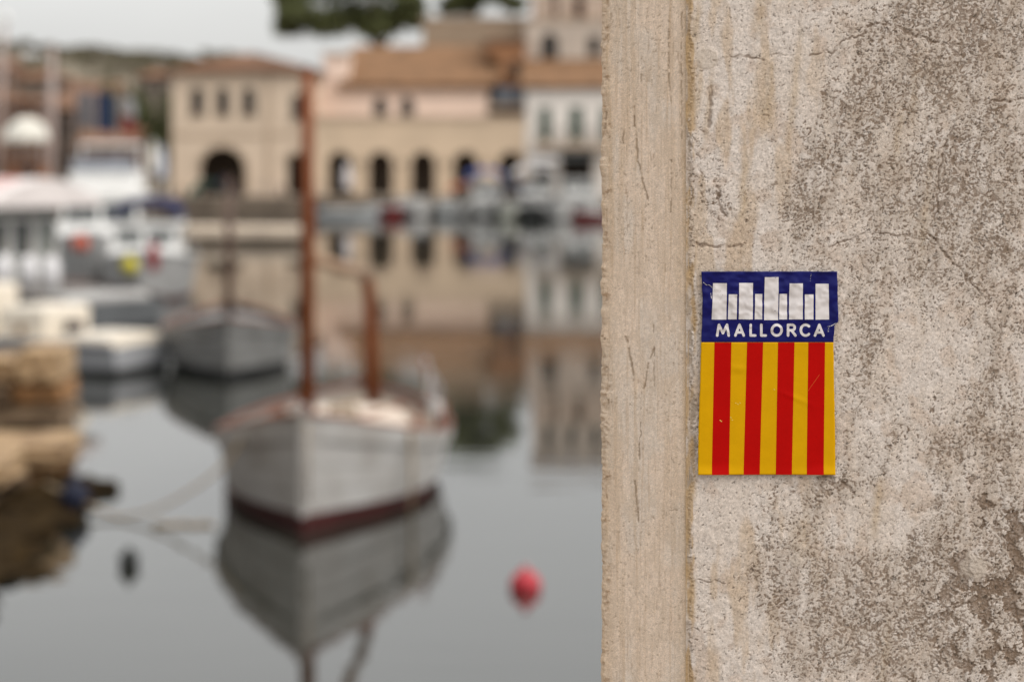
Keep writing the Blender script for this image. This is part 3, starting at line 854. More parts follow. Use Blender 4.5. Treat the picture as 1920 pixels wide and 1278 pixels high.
# motor boats
def motorboat(loc, rz, L, B, zb, zm, zs, m_h, m_b, label, cabin=None, canopy=None, glass=True, outboard=True, group=None, railing=False, name='motor_boat', m_cab=None, boot=.12, m_deck=None, m_rail=None):
    root = empty(name, loc, rz, label, 'boat', group)
    sheer, s, pt = hull_parts(root, L, B, zb, zm, zs, m_h, m_b, m_rail or (W_steel if railing else W_gel), m_deck or W_gel, boot=boot, transom=True, nt=16, rail=.03, deckdrop=.06)
    if cabin:
        y0, y1, w, z0, z1 = cabin
        mc = m_cab or W_gel
        b = MB()
        ins = .10 * (z1 - z0)
        b.add([(-w, y0, z0), (w, y0, z0), (w, y1, z0), (-w, y1, z0), (-w + ins, y0 + 3 * ins, z1), (w - ins, y0 + 3 * ins, z1), (w - ins, y1, z1), (-w + ins, y1, z1)],
              [(0, 1, 5, 4), (1, 2, 6, 5), (2, 3, 7, 6), (3, 0, 4, 7), (4, 5, 6, 7)])
        cb = b.build('cabin', mc, root)
        MB().box(-w - .03, w + .03, y0 + 2 * ins, y1 + .12, z1, z1 + .06).build('roof', mc, cb, bevel=.02)
        if glass:
            zz0, zz1 = z0 + (z1 - z0) * .48, z0 + (z1 - z0) * .88
            yl = lambda z: y0 + 3 * ins * (z - z0) / (z1 - z0) - .015
            for sx in (-1, 1):
                xa, xb = sorted((sx * .06, sx * (w - .18)))
                MB().add([(xa, yl(zz0), zz0), (xb, yl(zz0), zz0), (xb, yl(zz1), zz1), (xa, yl(zz1), zz1), (xa, yl(zz0) + .03, zz0), (xb, yl(zz0) + .03, zz0), (xb, yl(zz1) + .03, zz1), (xa, yl(zz1) + .03, zz1)],
                         [(0, 1, 2, 3), (4, 5, 6, 7), (0, 1, 5, 4), (2, 3, 7, 6), (1, 2, 6, 5), (0, 3, 7, 4)]).build('window', W_glass, cb)
                n = max(1, int((y1 - y0) / 1.1))
                for k in range(n):
                    ya = y0 + 4 * ins + (y1 - y0 - 5 * ins) * k / n + .08
                    yb = y0 + 4 * ins + (y1 - y0 - 5 * ins) * (k + 1) / n - .08
                    xw = lambda z: sx * (w - ins * (z - z0) / (z1 - z0) + .012)
                    MB().add([(xw(zz0), ya, zz0), (xw(zz0), yb, zz0), (xw(zz1), yb, zz1), (xw(zz1), ya, zz1)] + [(xw(z) - sx * .03, y_, z) for y_, z in ((ya, zz0), (yb, zz0), (yb, zz1), (ya, zz1))],
                             [(0, 1, 2, 3), (4, 5, 6, 7), (0, 1, 5, 4), (2, 3, 7, 6), (1, 2, 6, 5), (0, 3, 7, 4)]).build('window', W_glass, cb)
    if canopy:
        y0, y1, w, z0, z1, mcn = canopy
        cn = MB()
        for yv in (y0, y1): cn.grid(lambda u, v: (w * (2 * u - 1), yv + (.012 if yv == y1 else -.012), z0 + (z1 - z0) * (1 - abs(2 * u - 1) ** 3) - .22 * v + .02), 12, 1)
        for sx in (-1, 1): cn.grid(lambda u, v: (sx * w, y0 + (y1 - y0) * u, z0 - .20 * v), 8, 1)
        cn.grid(lambda u, v: (w * (2 * u - 1), y0 + (y1 - y0) * v, z0 + (z1 - z0) * (1 - abs(2 * u - 1) ** 3) + .02 * math.sin(9 * v)), 12, 8).build('canopy', mcn, root, True)
        for sx in (-1, 1):
            for y_ in (y0 + .05, y1 - .05):
                MB().tube([(sx * w * .97, y_, sheer(min(1, y_ / L)) - .06), (sx * w * .97, y_, z0 + .02)], .018, 6).build('canopy_pole', W_steel, root, True)
    if outboard:
        ob = MB().box(-.14, .14, L + .06, L + .36, .55, .95).build('outboard_motor', mat('dark_plastic', (0.05, 0.05, 0.055), .4), root, bevel=.05)
        MB().box(-.05, .05, L + .1, L + .26, -.3, .55).build('outboard_leg', _mats['dark_plastic'], ob)
    if railing:
        n = 7
        tp = [(sd * pt(t, sheer(t), 1)[0] * .93, t * L, sheer(t) + .42) for sd, t in [(-1, .5 - .48 * k / n) for k in range(n + 1)] + [(1, .02 + .48 * k / n) for k in range(n + 1)]]
        rl = MB().tube(tp, .013, 6).build('bow_rail', W_steel, root, True)
        b = MB()
        for p in tp[::2]: b.tube([(p[0], p[1], p[2] - .42), p], .011, 6)
        b.build('stanchion', W_steel, rl, True)
    return root, sheer, s, pt

def aim(bow, stern):
    bow, stern = Vector(bow), Vector(stern)
    d = stern - bow
    return (bow.x, bow.y, 0), math.atan2(-d.x, d.y), d.length

# dark hulled cabin boat at the left
lo, rz, L = aim((X(-330, 44.8), 44.8), (X(222, 39.2), 39.2))
bA, shA, sA, ptA = motorboat(lo, rz, L, 3.1, 1.45, .86, .62, W_dark, W_black, 'dark grey hulled cabin boat under a faded red and white awning, at the left edge', cabin=(L * .30, L * .70, 1.05, .75, 2.42), outboard=False, m_rail=W_darkwood, m_deck=mat('grey_deck_paint', (0.20, 0.19, 0.18), .7, .1, 2), m_cab=mat('grey_cabin_paint', (0.34, 0.34, 0.32), .5, .1, 2))
MB().box(-1.52, 1.52, L * .30, L * .755, .74, .86).build('side_deck', W_darkwood, bA, bevel=.02)
M_awnr = mat('faded_red_canvas', (0.56, 0.30, 0.28), .9, .1, 3)
M_awnw = mat('white_canvas', (0.70, 0.64, 0.62), .9, .06, 3)
for k in range(9):
    a0_, a1_ = L * .24 + k * .58, L * .24 + (k + 1) * .58
    MB().grid(lambda u, v: (1.42 * (2 * u - 1), a0_ + (a1_ - a0_) * v, 2.56 + .46 * (1 - abs(2 * u - 1) ** 1.6)), 12, 2).grid(lambda u, v: (1.42 * (-1), a0_ + (a1_ - a0_) * u, 2.56 - .16 * v), 1, 1).grid(lambda u, v: (1.42, a0_ + (a1_ - a0_) * u, 2.56 - .16 * v), 1, 1).build('awning_stripe', M_awnr if k % 2 else M_awnw, bA, True)
MB().grid(lambda u, v: (1.42 * (2 * u - 1), L * .24 + 9 * .58 + .012, 2.56 + .46 * (1 - abs(2 * u - 1) ** 1.6) * v - .12 * (1 - v)), 12, 2).build('awning_end', M_awnw, bA, True)
for y_ in (L * .25, L * .72):
    for sx in (-1, 1): MB().tube([(sx * 1.4, y_, .8), (sx * 1.4, y_, 2.58)], .02, 6).build('awning_pole', W_steel, bA, True)
# stern well of the dark boat, paler inside
MB().box(-1.1, 1.1, L * .90, L * .97, .56, .74).build('stern_seat', W_dull, bA, bevel=.03)
for sx, m_ in ((-.62, W_glass), (.02, W_glass), (.64, W_glass)):
    fr = MB().panel(rect_loop(sx - .28, sx + .28, 1.35, 2.2), [rect_loop(sx - .23, sx + .23, 1.40, 2.15)], L * .70 + .004, L * .70 + .05).build('window', W_gel, bA)
    MB().box(sx - .23, sx + .23, L * .70 + .006, L * .70 + .02, 1.40, 2.15).build('pane', m_ if sx > 0 else mat('grey_reflecting_glass', (0.20, 0.215, 0.20), .15), fr)
# white fenders along its side
Minv = Matrix.Rotation(rz, 4, 'Z'); Minv.translation = Vector(lo)
def fender_mesh(r, h, m):
    return MB().lathe([(0, 0), (r * .5, .02), (r, .10), (r, h - .10), (r * .5, h - .02), (r * .25, h + .04), (0, h + .05)], 12), m
W_fend = mat('white_fender_vinyl', (0.72, 0.70, 0.71), .4, .05, 4)
sd_ = 1
for i, (px_, pos) in enumerate([(-52, 'furthest left'), (8, 'second'), (55, 'third'), (108, 'last')]):
    wx_ = None
    best = None
    for k in range(200):
        p = Minv @ Vector((sd_ * 1.66, L * k / 200, 0))
        e = abs(960 + K * p.x / p.y - px_)
        if best is None or e < best[0]: best = (e, p)
    p = best[1]
    f_ = MB().lathe([(0, 0), (.07, .02), (.155, .10), (.155, .52), (.07, .60), (.03, .64), (0, .65)], 12).build('boat_fender', W_fend, None, True, loc=(p.x, p.y, .92))
    MB().tube([(0, 0, .64), (.0, 0, .95)], .012, 6).build('lanyard', W_rope, f_)
    tag(f_, ['white fender hung furthest left on the dark boat, mostly out of view', 'white fender on the dark boat, below the left pane of its cabin', 'white fender on the dark boat, below its dark cabin window', 'white fender nearest the orange buoy on the dark boat'][i], 'fender', 'white fenders hanging along the dark grey boat')

# white boats behind it
bC1, *_ = motorboat((X(262, 46.5), 46.5, 0), R(6), 6.5, 2.3, 1.25, .95, .9, W_shabby, W_antired, 'white motor boat with a navy blue canopy, bow towards the camera', cabin=(1.3, 3.6, .86, .95, 1.78), canopy=(1.9, 4.2, .80, 2.14, 2.44, mat('navy_canvas', (0.016, 0.019, 0.07), .85, .1, 4)), outboard=True, railing=True)
bC2, *_ = motorboat((X(172, 51.5), 51.5, 0), R(5), 8.5, 2.9, 1.5, 1.2, 1.1, W_shabby, W_black, 'tall white flybridge boat between the striped awning and the navy canopy', cabin=(1.6, 5.2, 1.1, 1.1, 2.35), railing=True, outboard=False)
MB().box(-.95, .95, 2.6, 4.8, 2.42, 3.05).build('flybridge', W_gel, bC2, bevel=.06)
MB().box(-.85, .85, 2.52, 2.57, 3.08, 3.42).build('wind_screen', mat('smoked_screen', (0.30, 0.32, 0.36), .2), bC2)
for sx in (-1, 1): MB().tube([(sx * .85, 4.5, 3.0), (sx * .8, 4.3, 3.75)], .03, 6).build('radar_arch_leg', W_gel, bC2)
MB().box(-.85, .85, 4.2, 4.42, 3.75, 3.83).build('radar_arch', W_gel, bC2, bevel=.02)
tag(MB().lathe([(0, 0), (.10, .02), (.13, .12), (.13, .5), (.10, .62), (.03, .68), (0, .7)], 14).build('boat_fender', mat('dark_red_vinyl', (0.24, 0.012, 0.018), .5, .08, 4), None, True, loc=(X(287, 45.6), 45.6, Z(510, 45.6))), 'dark red fender on the bow of the boat with navy canopy', 'fender')
tag(MB().lathe([(0, -.21), (.12, -.17), (.20, -.06), (.20, .06), (.12, .17), (.04, .21), (.04, .27), (0, .28)], 14).build('mooring_buoy', mat('yellow_buoy_plastic', (0.50, 0.43, 0.035), .5, .08, 4), None, True, loc=(X(243, 45.0), 45.0, Z(499, 45.0))), 'yellow buoy hung on the bow of the white boat with navy canopy', 'buoy')
tag(MB().lathe([(0, -.21), (.12, -.17), (.20, -.06), (.20, .06), (.12, .17), (.04, .21), (.04, .27), (0, .28)], 14).build('mooring_buoy', mat('orange_buoy_plastic', (0.52, 0.085, 0.035), .5, .08, 4), None, True, loc=(X(150, 45.3), 45.3, Z(457, 45.3))), 'orange buoy hanging beside the white fenders of the dark boat', 'buoy')

# small cream cabin boat in front
lo, rz, L = aim((X(-230, 34.2), 34.2), (X(268, 31.9), 31.9))
W_lgrey = mat('pale_grey_hull', (0.34, 0.345, 0.36), .45, .08, 2)
W_creamb = mat('cream_gelcoat', (0.70, 0.63, 0.53), .45, .06, 2)
bD = empty('cuddy_boat', lo, rz, 'small pale grey boat with a cream cuddy cabin and round porthole, behind the stones', 'boat')
shD, sD, ptD = hull_parts(bD, L, 1.9, .80, .50, .46, W_lgrey, W_black, mat('grey_rubber', (0.20, 0.20, 0.215), .6), W_creamb, boot=.10, transom=True, rail=.05, deckdrop=.03)
yA = L * .56
cbn = MB().box(-.62, .62, yA, yA + .95, .46, 1.02).build('cabin', W_creamb, bD, bevel=.09)
MB().box(-.60, .60, yA - 1.55, yA - .5, .46, 1.34).build('console', W_creamb, bD, bevel=.12)
for sx in (-1, 1):
    MB().tube([(sx * .60, yA + .47, .67), (sx * .645, yA + .47, .67)], [.105, .085], 14).build('porthole', mat('brass_porthole', (0.17, 0.085, 0.03), .4, .1, 6), cbn, True)
MB().box(-.7, .7, L * .78, L * .97, .44, .60).build('stern_bench', W_creamb, bD, bevel=.04)
MB().box(-.12, .12, yA + .96, yA + 1.2, .48, .78).build('dark_bag', mat('dark_bag_fabric', (0.05, 0.035, 0.035), .9), bD, bevel=.05)

# sailing boats whose masts rise on the left
M_spar = mat('pale_alloy_mast', (0.36, 0.275, 0.24), .5, .05, 3)
def sailboat(px_, Yb, top_py, label, lean, r=.07):
    root = empty('sailing_boat', (X(px_, Yb + 3), Yb, 0), R(4), label, 'boat')
    sheer, s, pt = hull_parts(root, 7.5, 2.4, 1.1, .85, .8, W_gel, W_black, W_varnr, W_gel, transom=True, nt=14)
    ht = Z(top_py, Yb + 3)
    m_ = MB().tube([(0, 3, .8), (lean * .5, 3, ht * .5), (lean, 3, ht)], [r, r, r * .8], 8).build('mast', M_spar, root, True)
    MB().tube([(0, 3.05, 1.75), (0, 6.2, 1.85)], .06, 8).build('boom', M_spar, root, True)
    MB().tube([(0, 3.1, 1.86), (0, 4.5, 1.95), (0, 6.0, 1.95)], [.14, .16, .08], 8).build('furled_sail', mat('sail_cover_grey', (0.42, 0.40, 0.42), .9), root, True)
    MB().tube([(lean, 3, ht - .05), (0, .1, 1.15)], .008, 4).build('forestay', W_steel, root)
    MB().tube([(lean, 3, ht - .05), (0, 7.4, .9)], .008, 4).build('backstay', W_steel, root)
    for sx in (-1, 1): MB().tube([(lean * .97, 3, ht - .3), (sx * 1.1, 3.1, .9)], .007, 4).build('shroud', W_steel, root)
    MB().box(-.7, .7, 1.8, 4.8, .8, 1.25).build('coach_roof', W_gel, root, bevel=.08)
    return root
sailboat(108, 62, 88, 'white sailing boat with an upright pale mast behind the flybridge boat', 0.05, .11)
sb = sailboat(2, 58, 22, 'white sailing boat with a leaning pale mast at the left edge', .33, .08)
MB().lathe([(0, -.2), (.12, -.15), (.13, .1), (.06, .2), (0, .22)], 10, (.33, 3, Z(36, 61))).build('radar_reflector', W_gel, sb, True)

# small boats in a row along the far quay
M_navyh = mat('navy_hull', (0.02, 0.03, 0.07), .4)
M_redh = mat('dark_red_hull', (0.22, 0.025, 0.025), .45)
M_redd = mat('maroon_hull', (0.12, 0.018, 0.018), .5)
M_greyh = mat('silver_hull', (0.40, 0.41, 0.41), .4)
M_sage = mat('sage_hull', (0.50, 0.50, 0.43), .5)
M_blackh = mat('black_hull', (0.02, 0.022, 0.022), .4)
M_orange = mat('orange_canvas', (0.45, 0.12, 0.05), .9)
M_bluec = mat('bright_blue_canvas', (0.03, 0.085, 0.33), .85)
M_whitec = mat('white_boat_cover', (0.66, 0.64, 0.63), .8)
ROW = [ # px, depth, length, beam, freeboard, yaw, hull, cabin?, canopy material, label
    (706, 112, 3.3, 1.5, .50, 76, M_greyh, 0, None, 'silver open boat lying side on below the first arch'),
    (738, 113, 4.6, 1.5, .50, 6, M_redh, 0, None, 'small open boat with dark red hull below the second arch'),
    (712, 115, 4.6, 1.5, .50, 3, M_navyh, 0, None, 'small navy hulled boat left of the dark red one'),
    (782, 113, 5.4, 1.9, .58, 5, W_dull, 1, None, 'white cabin boat between the red hulled boat and the orange canopy'),
    (832, 114, 5.0, 1.7, .52, -4, M_greyh, 1, None, 'silver grey cabin boat left of the boat with orange canopy'),
    (870, 114, 5.2, 1.6, .55, 4, W_dull, 0, M_orange, 'white boat under a faded orange canopy'),
    (915, 113, 6.4, 2.4, .85, 3, W_dull, 1, M_bluec, 'white boat under a bright blue canopy beside the last arch'),
    (958, 110, 5.2, 1.8, .62, -3, M_sage, 0, M_navyh, 'pale sage boat with navy cover right of the bright blue canopy'),
    (1000, 109, 4.6, 1.7, .62, 2, M_blackh, 0, None, 'small black hulled boat in the row by the far quay'),
    (1012, 115, 7.0, 2.6, 1.0, 4, W_dull, 1, M_whitec, 'large white boat with white cover behind the black one'),
    (762, 116, 5.0, 1.6, .60, 2, W_dull, 1, None, 'white cabin boat close behind the dark red hulled boat'),
    (895, 117, 5.2, 2.0, .8, -2, M_sage, 0, M_whitec, 'pale cabin boat between the orange and the bright blue canopies'),
    (980, 116.5, 5.4, 2.0, .8, 3, M_navyh, 1, None, 'navy hulled cabin boat behind the pale sage boat'),
    (1050, 109, 5.0, 1.9, .7, 6, W_dull, 0, None, 'white open boat right of the black hulled one'),
    (1104, 111, 7.0, 2.5, 1.15, 9, W_dull, 1, None, 'tall white cabin boat beside the plaster wall edge'),
    (1078, 107, 3.6, 1.4, .45, -40, M_redd, 0, None, 'dark red rowing boat in front of the tall white cabin boat')]
for px_, Yb, L, B, fb, ya, mh, cab_, cov, lab in ROW:
    big_ = fb > .8
    motorboat((X(px_, Yb), Yb, 0), R(ya), L, B, fb + .2, fb, fb - .02, mh, W_black, lab, cabin=((L * .30, L * .62, B * .36, fb - .06, fb + (1.0 if big_ else .40))) if cab_ else None,
              canopy=((L * .34, L * .85, B * .46, fb + (1.55 if big_ else 1.05), fb + (1.95 if big_ else 1.35), cov) if cov else None), m_cab=W_dull, m_deck=W_dull, group='small boats moored along the far quay', outboard=not big_)

# ------------------------------------------------------------------ buoys, ropes, stones
def buoy(px_, py_bot, d, m, label, sink=.30):
    Yb = K * EYE / (py_bot - HOR)
    r = d / 2
    pr_ = [(0, -r)] + [(r * math.cos(a), r * math.sin(a)) for a in [R(-75 + 15 * k) for k in range(10)]] + [(r * .22, r * .98), (r * .22, r * 1.22), (r * .10, r * 1.27), (0, r * 1.27)]
    o = MB().lathe(pr_, 20).build('mooring_buoy', m, None, True, loc=(X(px_, Yb), Yb, r * (1 - 2 * sink)))
    MB().tube([(r * .16 * math.cos(a), 0, r * 1.27 + r * .16 * math.sin(a)) for a in [R(k * 30) for k in range(13)]], r * .05, 6).build('buoy_ring', W_steel, o, True)
    return tag(o, label, 'buoy', None)
buoy(985, 1103, .25, mat('red_buoy_plastic', (0.42, 0.022, 0.035), .45, .1, 9), 'round red mooring buoy floating alone on the open water', .40)
buoy(242, 1060, .175, mat('black_buoy_rubber', (0.022, 0.024, 0.023), .6, .1, 9), 'small black buoy floating between the stone quay and the white boat', .2)

def rock(name, c, sz, m, parent, seed, rough=.10, seg=5, rz=0.0):
    """A squared but weathered block: a subdivided box pushed about by noise, 12 to 150 faces."""
    rs = np.random.RandomState(seed)
    V, F, key = [], [], {}
    n = seg
    def vid(i, j, k_):
        t = (i, j, k_)
        if t not in key:
            u = np.array([i, j, k_]) / n * 2 - 1
            r_ = np.linalg.norm(u); p = u * (1 - .025 * max(0, r_ - 1))
            p = p * (1 + rough * (rs.rand(3) - .5) * 1.6)
            key[t] = len(V)
            x, y, z = p * np.array(sz) / 2
            V.append((c[0] + x * math.cos(rz) - y * math.sin(rz), c[1] + x * math.sin(rz) + y * math.cos(rz), c[2] + z))
        return key[t]
    for a in range(n):
        for b in range(n):
            F += [(vid(a, b, 0), vid(a, b + 1, 0), vid(a + 1, b + 1, 0), vid(a + 1, b, 0)), (vid(a, b, n), vid(a + 1, b, n), vid(a + 1, b + 1, n), vid(a, b + 1, n)),
                  (vid(a, 0, b), vid(a + 1, 0, b), vid(a + 1, 0, b + 1), vid(a, 0, b + 1)), (vid(a, n, b), vid(a, n, b + 1), vid(a + 1, n, b + 1), vid(a + 1, n, b)),
                  (vid(0, a, b), vid(0, a, b + 1), vid(0, a + 1, b + 1), vid(0, a + 1, b)), (vid(n, a, b), vid(n, a + 1, b), vid(n, a + 1, b + 1), vid(n, a, b + 1))]
    mb = MB(); mb.v = V; mb.f = F; mb.mi = [0] * len(F)
    return mb.build(name, m, parent, False)
S_pale = mat('sandstone_pale', (0.50, 0.35, 0.20), .9, .2, 2.6, .8, 9, col2=(0.17, 0.10, 0.052))
S_rust = mat('sandstone_rusty', (0.40, 0.21, 0.085), .9, .2, 2.8, .8, 9, col2=(0.11, 0.058, 0.028))
S_brown = mat('sandstone_dark_brown', (0.105, 0.066, 0.036), .85, .25, 2.5, .8, 9, col2=(0.055, 0.036, 0.022))  # dark brown stone for the lower blocks, the backing row and the core
S_mid = mat('sandstone_grey_brown', (0.24, 0.165, 0.10), .9, .2, 2.4, .8, 9, col2=(0.08, 0.05, 0.03))
S_refl = mat('dark_reflection_rock', (0.040, 0.025, 0.010), 1.0, .3, 3.5, .8, 12, spec=.05, col2=(0.014, 0.009, 0.005))  # near-black colour painted for the quay's dark reflection in the water
jt = empty('stone_quay', (-5.6, 20.5, 0), 0, 'old stone quay of stacked orange sandstone blocks above a broken ledge', 'stone quay')
jo = jt.location
def st(c, sz, m, seed, rough=.10, rz=0.0): rock('stone', (c[0] - jo.x, c[1] - jo.y, c[2]), sz, m, jt, seed, rough, 5, rz)
# ledge slabs (tops about 0.45 m above the water), edge running away from the camera
st((-5.42, 20.85, .39), (1.62, 1.25, .20), S_pale, 1, .11, .06)
st((-5.76, 19.55, .40), (1.72, 1.25, .20), S_pale, 2, .12, .10)
st((-5.92, 18.20, .38), (1.80, 1.35, .20), S_pale, 3, .12, .10)
st((-6.12, 16.8, .39), (1.8, 1.35, .20), S_pale, 4, .07, .12)
st((-6.9, 20.3, .30), (1.6, 2.4, .30), S_pale, 5, .06)
st((-7.2, 18.0, .30), (1.6, 2.2, .30), S_rust, 6, .06)
for i, (x_, y_, w_) in enumerate([(-4.85, 20.95, .8), (-5.05, 20.2, .8), (-5.15, 19.5, .75), (-5.2, 18.85, .8), (-5.25, 18.1, .8), (-5.35, 17.3, .9), (-5.5, 16.5, .9), (-5.2, 21.35, .9), (-6.0, 21.4, .9)]):
    st((x_ - .30, y_, -.10), (w_, .85, .78), S_brown if i % 4 else S_rust, 20 + i, .22, .3 * (i % 4) - .4)
# stacked courses behind the ledge
for k_, (z0, z1) in enumerate([(.42, .66), (.66, .90), (.90, 1.20)]):
    xr = -5.02 - .02 * k_
    sq = [.95, .70, .85, 1.0, .8] if k_ != 1 else [.6, 1.0, .8, .9, 1.0]
    if k_ == 2: sq = [.50, .42, .9, 1.0, .9]
    for i, w_ in enumerate(sq):
        hz = (z1 - z0) - .045
        top = (.10 if (k_ == 2 and i == 0) else 0.0)
        st((xr - w_ / 2, 22.75 + .05 * ((i + k_) % 2), (z0 + z1) / 2 + top / 2), (w_ - .04, .95, hz + top), (S_mid, S_rust if i == 0 else S_mid, S_pale)[k_], 40 + 10 * k_ + i, .09)
        xr -= w_
for i, (x_, y_, w_) in enumerate([(-4.62, 20.35, .8), (-4.60, 19.6, .75), (-4.58, 18.9, .8), (-4.60, 18.15, .9), (-4.62, 17.3, .9), (-4.62, 16.4, 1.0), (-4.6, 15.5, 1.0), (-5.3, 15.6, 1.0), (-5.3, 16.3, 1.0), (-5.3, 17.4, 1.0), (-5.2, 18.4, .9), (-4.55, 14.6, 1.0), (-5.4, 14.7, 1.1)]):  # low dark rocks added in place of the quay's reflection
    st((x_ - .12 + .09 * ((i * 7) % 3), y_, -.12), (w_, 1.0, .46 - .05 * (i % 3)), S_refl, 120 + i, .24, .35 * (i % 5) - .6)
for i in range(4): st((-6.1 - 1.2 * i, 24.2, .15), (1.2, 1.8, .9), S_brown, 80 + i, .08)
MB().box(-9 - jo.x, -6.2 - jo.x, 16 - jo.y, 24.5 - jo.y, -2, .2).build('rubble_core', S_brown, jt)
tag(MB().lathe([(0, -.14), (.10, -.12), (.15, -.02), (.15, .06), (.10, .14), (.04, .17), (.04, .24), (0, .25)], 14).build('plastic_float', mat('dark_blue_plastic', (0.004, 0.007, 0.025), .7, .1, 6), None, True, loc=(X(140, 19.3), 19.3, .13)), 'dark blue plastic float at the foot of the stone quay', 'float')
# mooring lines
rp_ = [(-4.62, 19.7, .22)] + [(X(px_, y_), y_, Z(py_, y_)) for px_, py_, y_ in [(200, 962, 19.0), (235, 968, 18.9), (290, 955, 18.85), (340, 930, 18.85), (395, 893, 18.9), (436, 850, 19.0), (468, 790, 19.15)]]
cr_ = []
for i in range(len(rp_) - 1):
    p0, p1, p2, p3 = [Vector(rp_[min(max(j, 0), len(rp_) - 1)]) for j in (i - 1, i, i + 1, i + 2)]
    for k in range(5):
        t = k / 5
        cr_.append(.5 * ((2 * p1) + (p2 - p0) * t + (2 * p0 - 5 * p1 + 4 * p2 - p3) * t * t + (3 * p1 - p0 - 3 * p2 + p3) * t ** 3))
cr_.append(Vector(rp_[-1]))
tag(MB().tube(cr_, .017, 6).build('mooring_rope', W_rope, None, True), 'slack tan mooring rope from the stone quay to the white boat bow', 'rope')
tag(MB().tube([(X(288 + 14 * k, 18.6), 18.6 + .05 * math.sin(2.1 * k), .012) for k in range(9)], .022, 6).build('drifting_rope', W_rope, None, True), 'short brown rope end floating on the water left of the white boat', 'rope')

#TOWN
# ------------------------------------------------------------------ THE TOWN ACROSS THE HARBOUR
M_cream = mat('cream_stone_render', (0.62, 0.495, 0.38), .9, .06, .35, .3, 4)
M_beige = mat('beige_ashlar', (0.60, 0.465, 0.335), .9, .08, .4, .3, 4)
M_pink = mat('pink_render', (0.82, 0.64, 0.535), .9, .04, .35)
M_terr = mat('terracotta_render', (0.34, 0.165, 0.08), .9, .12, .4)
M_white = mat('white_render', (0.70, 0.65, 0.60), .9, .07, .4)
M_greyw = mat('grey_beige_render', (0.52, 0.44, 0.37), .9, .09, .4)
M_tile = mat('clay_roof_tile', (0.19, 0.098, 0.055), .9, .22, .9)
M_tile2 = mat('ochre_roof_tile', (0.22, 0.118, 0.058), .9, .22, .9)
M_win = mat('window_dark_glass', (0.015, 0.012, 0.010), .45, .1, 1, spec=.5)
M_brownw = mat('brown_joinery', (0.04, 0.024, 0.015), .6)
M_green = mat('green_shutter_paint', (0.035, 0.075, 0.05), .6)
M_inside = mat('shaded_interior_plaster', (0.10, 0.075, 0.055), .95)  # albedo lowered to darken the arches: shade put into the colour
M_trim = mat('stone_trim', (0.44, 0.34, 0.25), .9, .08, .6)
M_eave = mat('timber_eaves', (0.16, 0.085, 0.05), .8)

def arch_loop(x0, x1, z0, z1, n=10):
    r = (x1 - x0) / 2
    r_h = min(r, z1 - z0)
    cx = (x0 + x1) / 2
    return [(x0, z0), (x1, z0)] + [(cx + r * math.cos(math.pi * k / n), z1 - r_h + r_h * math.sin(math.pi * k / n)) for k in range(n + 1)]
def rect_loop(x0, x1, z0, z1): return [(x0, z0), (x1, z0), (x1, z1), (x0, z1)]

def window(root, x0, x1, z0, z1, y, arched=False, shutters=None, sill=True, m=None):
    """A framed, glazed window set in its opening: frame is the part, pane, mullion and sill its sub-parts."""
    f = .07
    lo = arch_loop(x0, x1, z0, z1) if arched else rect_loop(x0, x1, z0, z1)
    li = arch_loop(x0 + f, x1 - f, z0 + f, z1 - f) if arched else rect_loop(x0 + f, x1 - f, z0 + f, z1 - f)
    w = MB().panel(lo, [li], y + .16, y + .24).build('window', m or M_brownw, root)
    MB().panel(li, [], y + .19, y + .21).build('pane', M_win, w)
    cx = (x0 + x1) / 2
    MB().box(cx - .025, cx + .025, y + .155, y + .245, z0 + f, z1 - f * 1.2).build('mullion', m or M_brownw, w)
    if sill: MB().box(x0 - .1, x1 + .1, y - .09, y + .15, z0 - .1, z0 - .003).build('sill', M_trim, w)
    if shutters:
        hw = (x1 - x0) / 2
        for sx in (-1, 1):
            s0, s1 = sorted((cx + sx * hw, cx + sx * hw * .02)) if shutters == 'closed' else sorted((cx + sx * (hw + .02), cx + sx * (hw * 1.95)))
            yy = y + .05 if shutters == 'closed' else y - .05
            b = MB()
            b.box(s0, s0 + .07, yy, yy + .05, z0, z1); b.box(s1 - .07, s1, yy, yy + .05, z0, z1)
            n_ = max(4, int((z1 - z0) / .22))
            for q_ in range(n_):
                zz = z0 + (z1 - z0) * q_ / n_
                b.box(s0 + .07, s1 - .07, yy + .01, yy + .04, zz + .01, zz + (z1 - z0) / n_ - .015)
            b.build('shutter', M_green, w)
    return w

def tiled(mb, a, b, c_, d, pitch=.32, rows=7, amp=.05):
    """A pantiled slope between eave a-b and ridge d-c: rounded tile ranks stepped in courses."""
    a, b, c_, d = map(Vector, (a, b, c_, d))
    n = max(2, int((b - a).length / pitch))
    nrm = (b - a).cross(d - a).normalized()
    if nrm.z < 0: nrm = -nrm
    def fn(u, v):
        p = a.lerp(b, u).lerp(d.lerp(c_, u), v)
        vv = v * rows
        return p + nrm * (amp * abs(math.sin(math.pi * u * n)) + .03 * (1 - (vv - math.floor(vv + 1e-6))))
    mb.grid(fn, n * 4, rows * 2)
    und = -nrm * .08
    mb.add([a + und, b + und, c_ + und, d + und], [(0, 1, 2, 3)])
    for p, q_ in ((a, b), (b, c_), (c_, d), (d, a)): mb.add([p + und, q_ + und, q_ + nrm * .02, p + nrm * .02], [(0, 1, 2, 3)])
    return mb

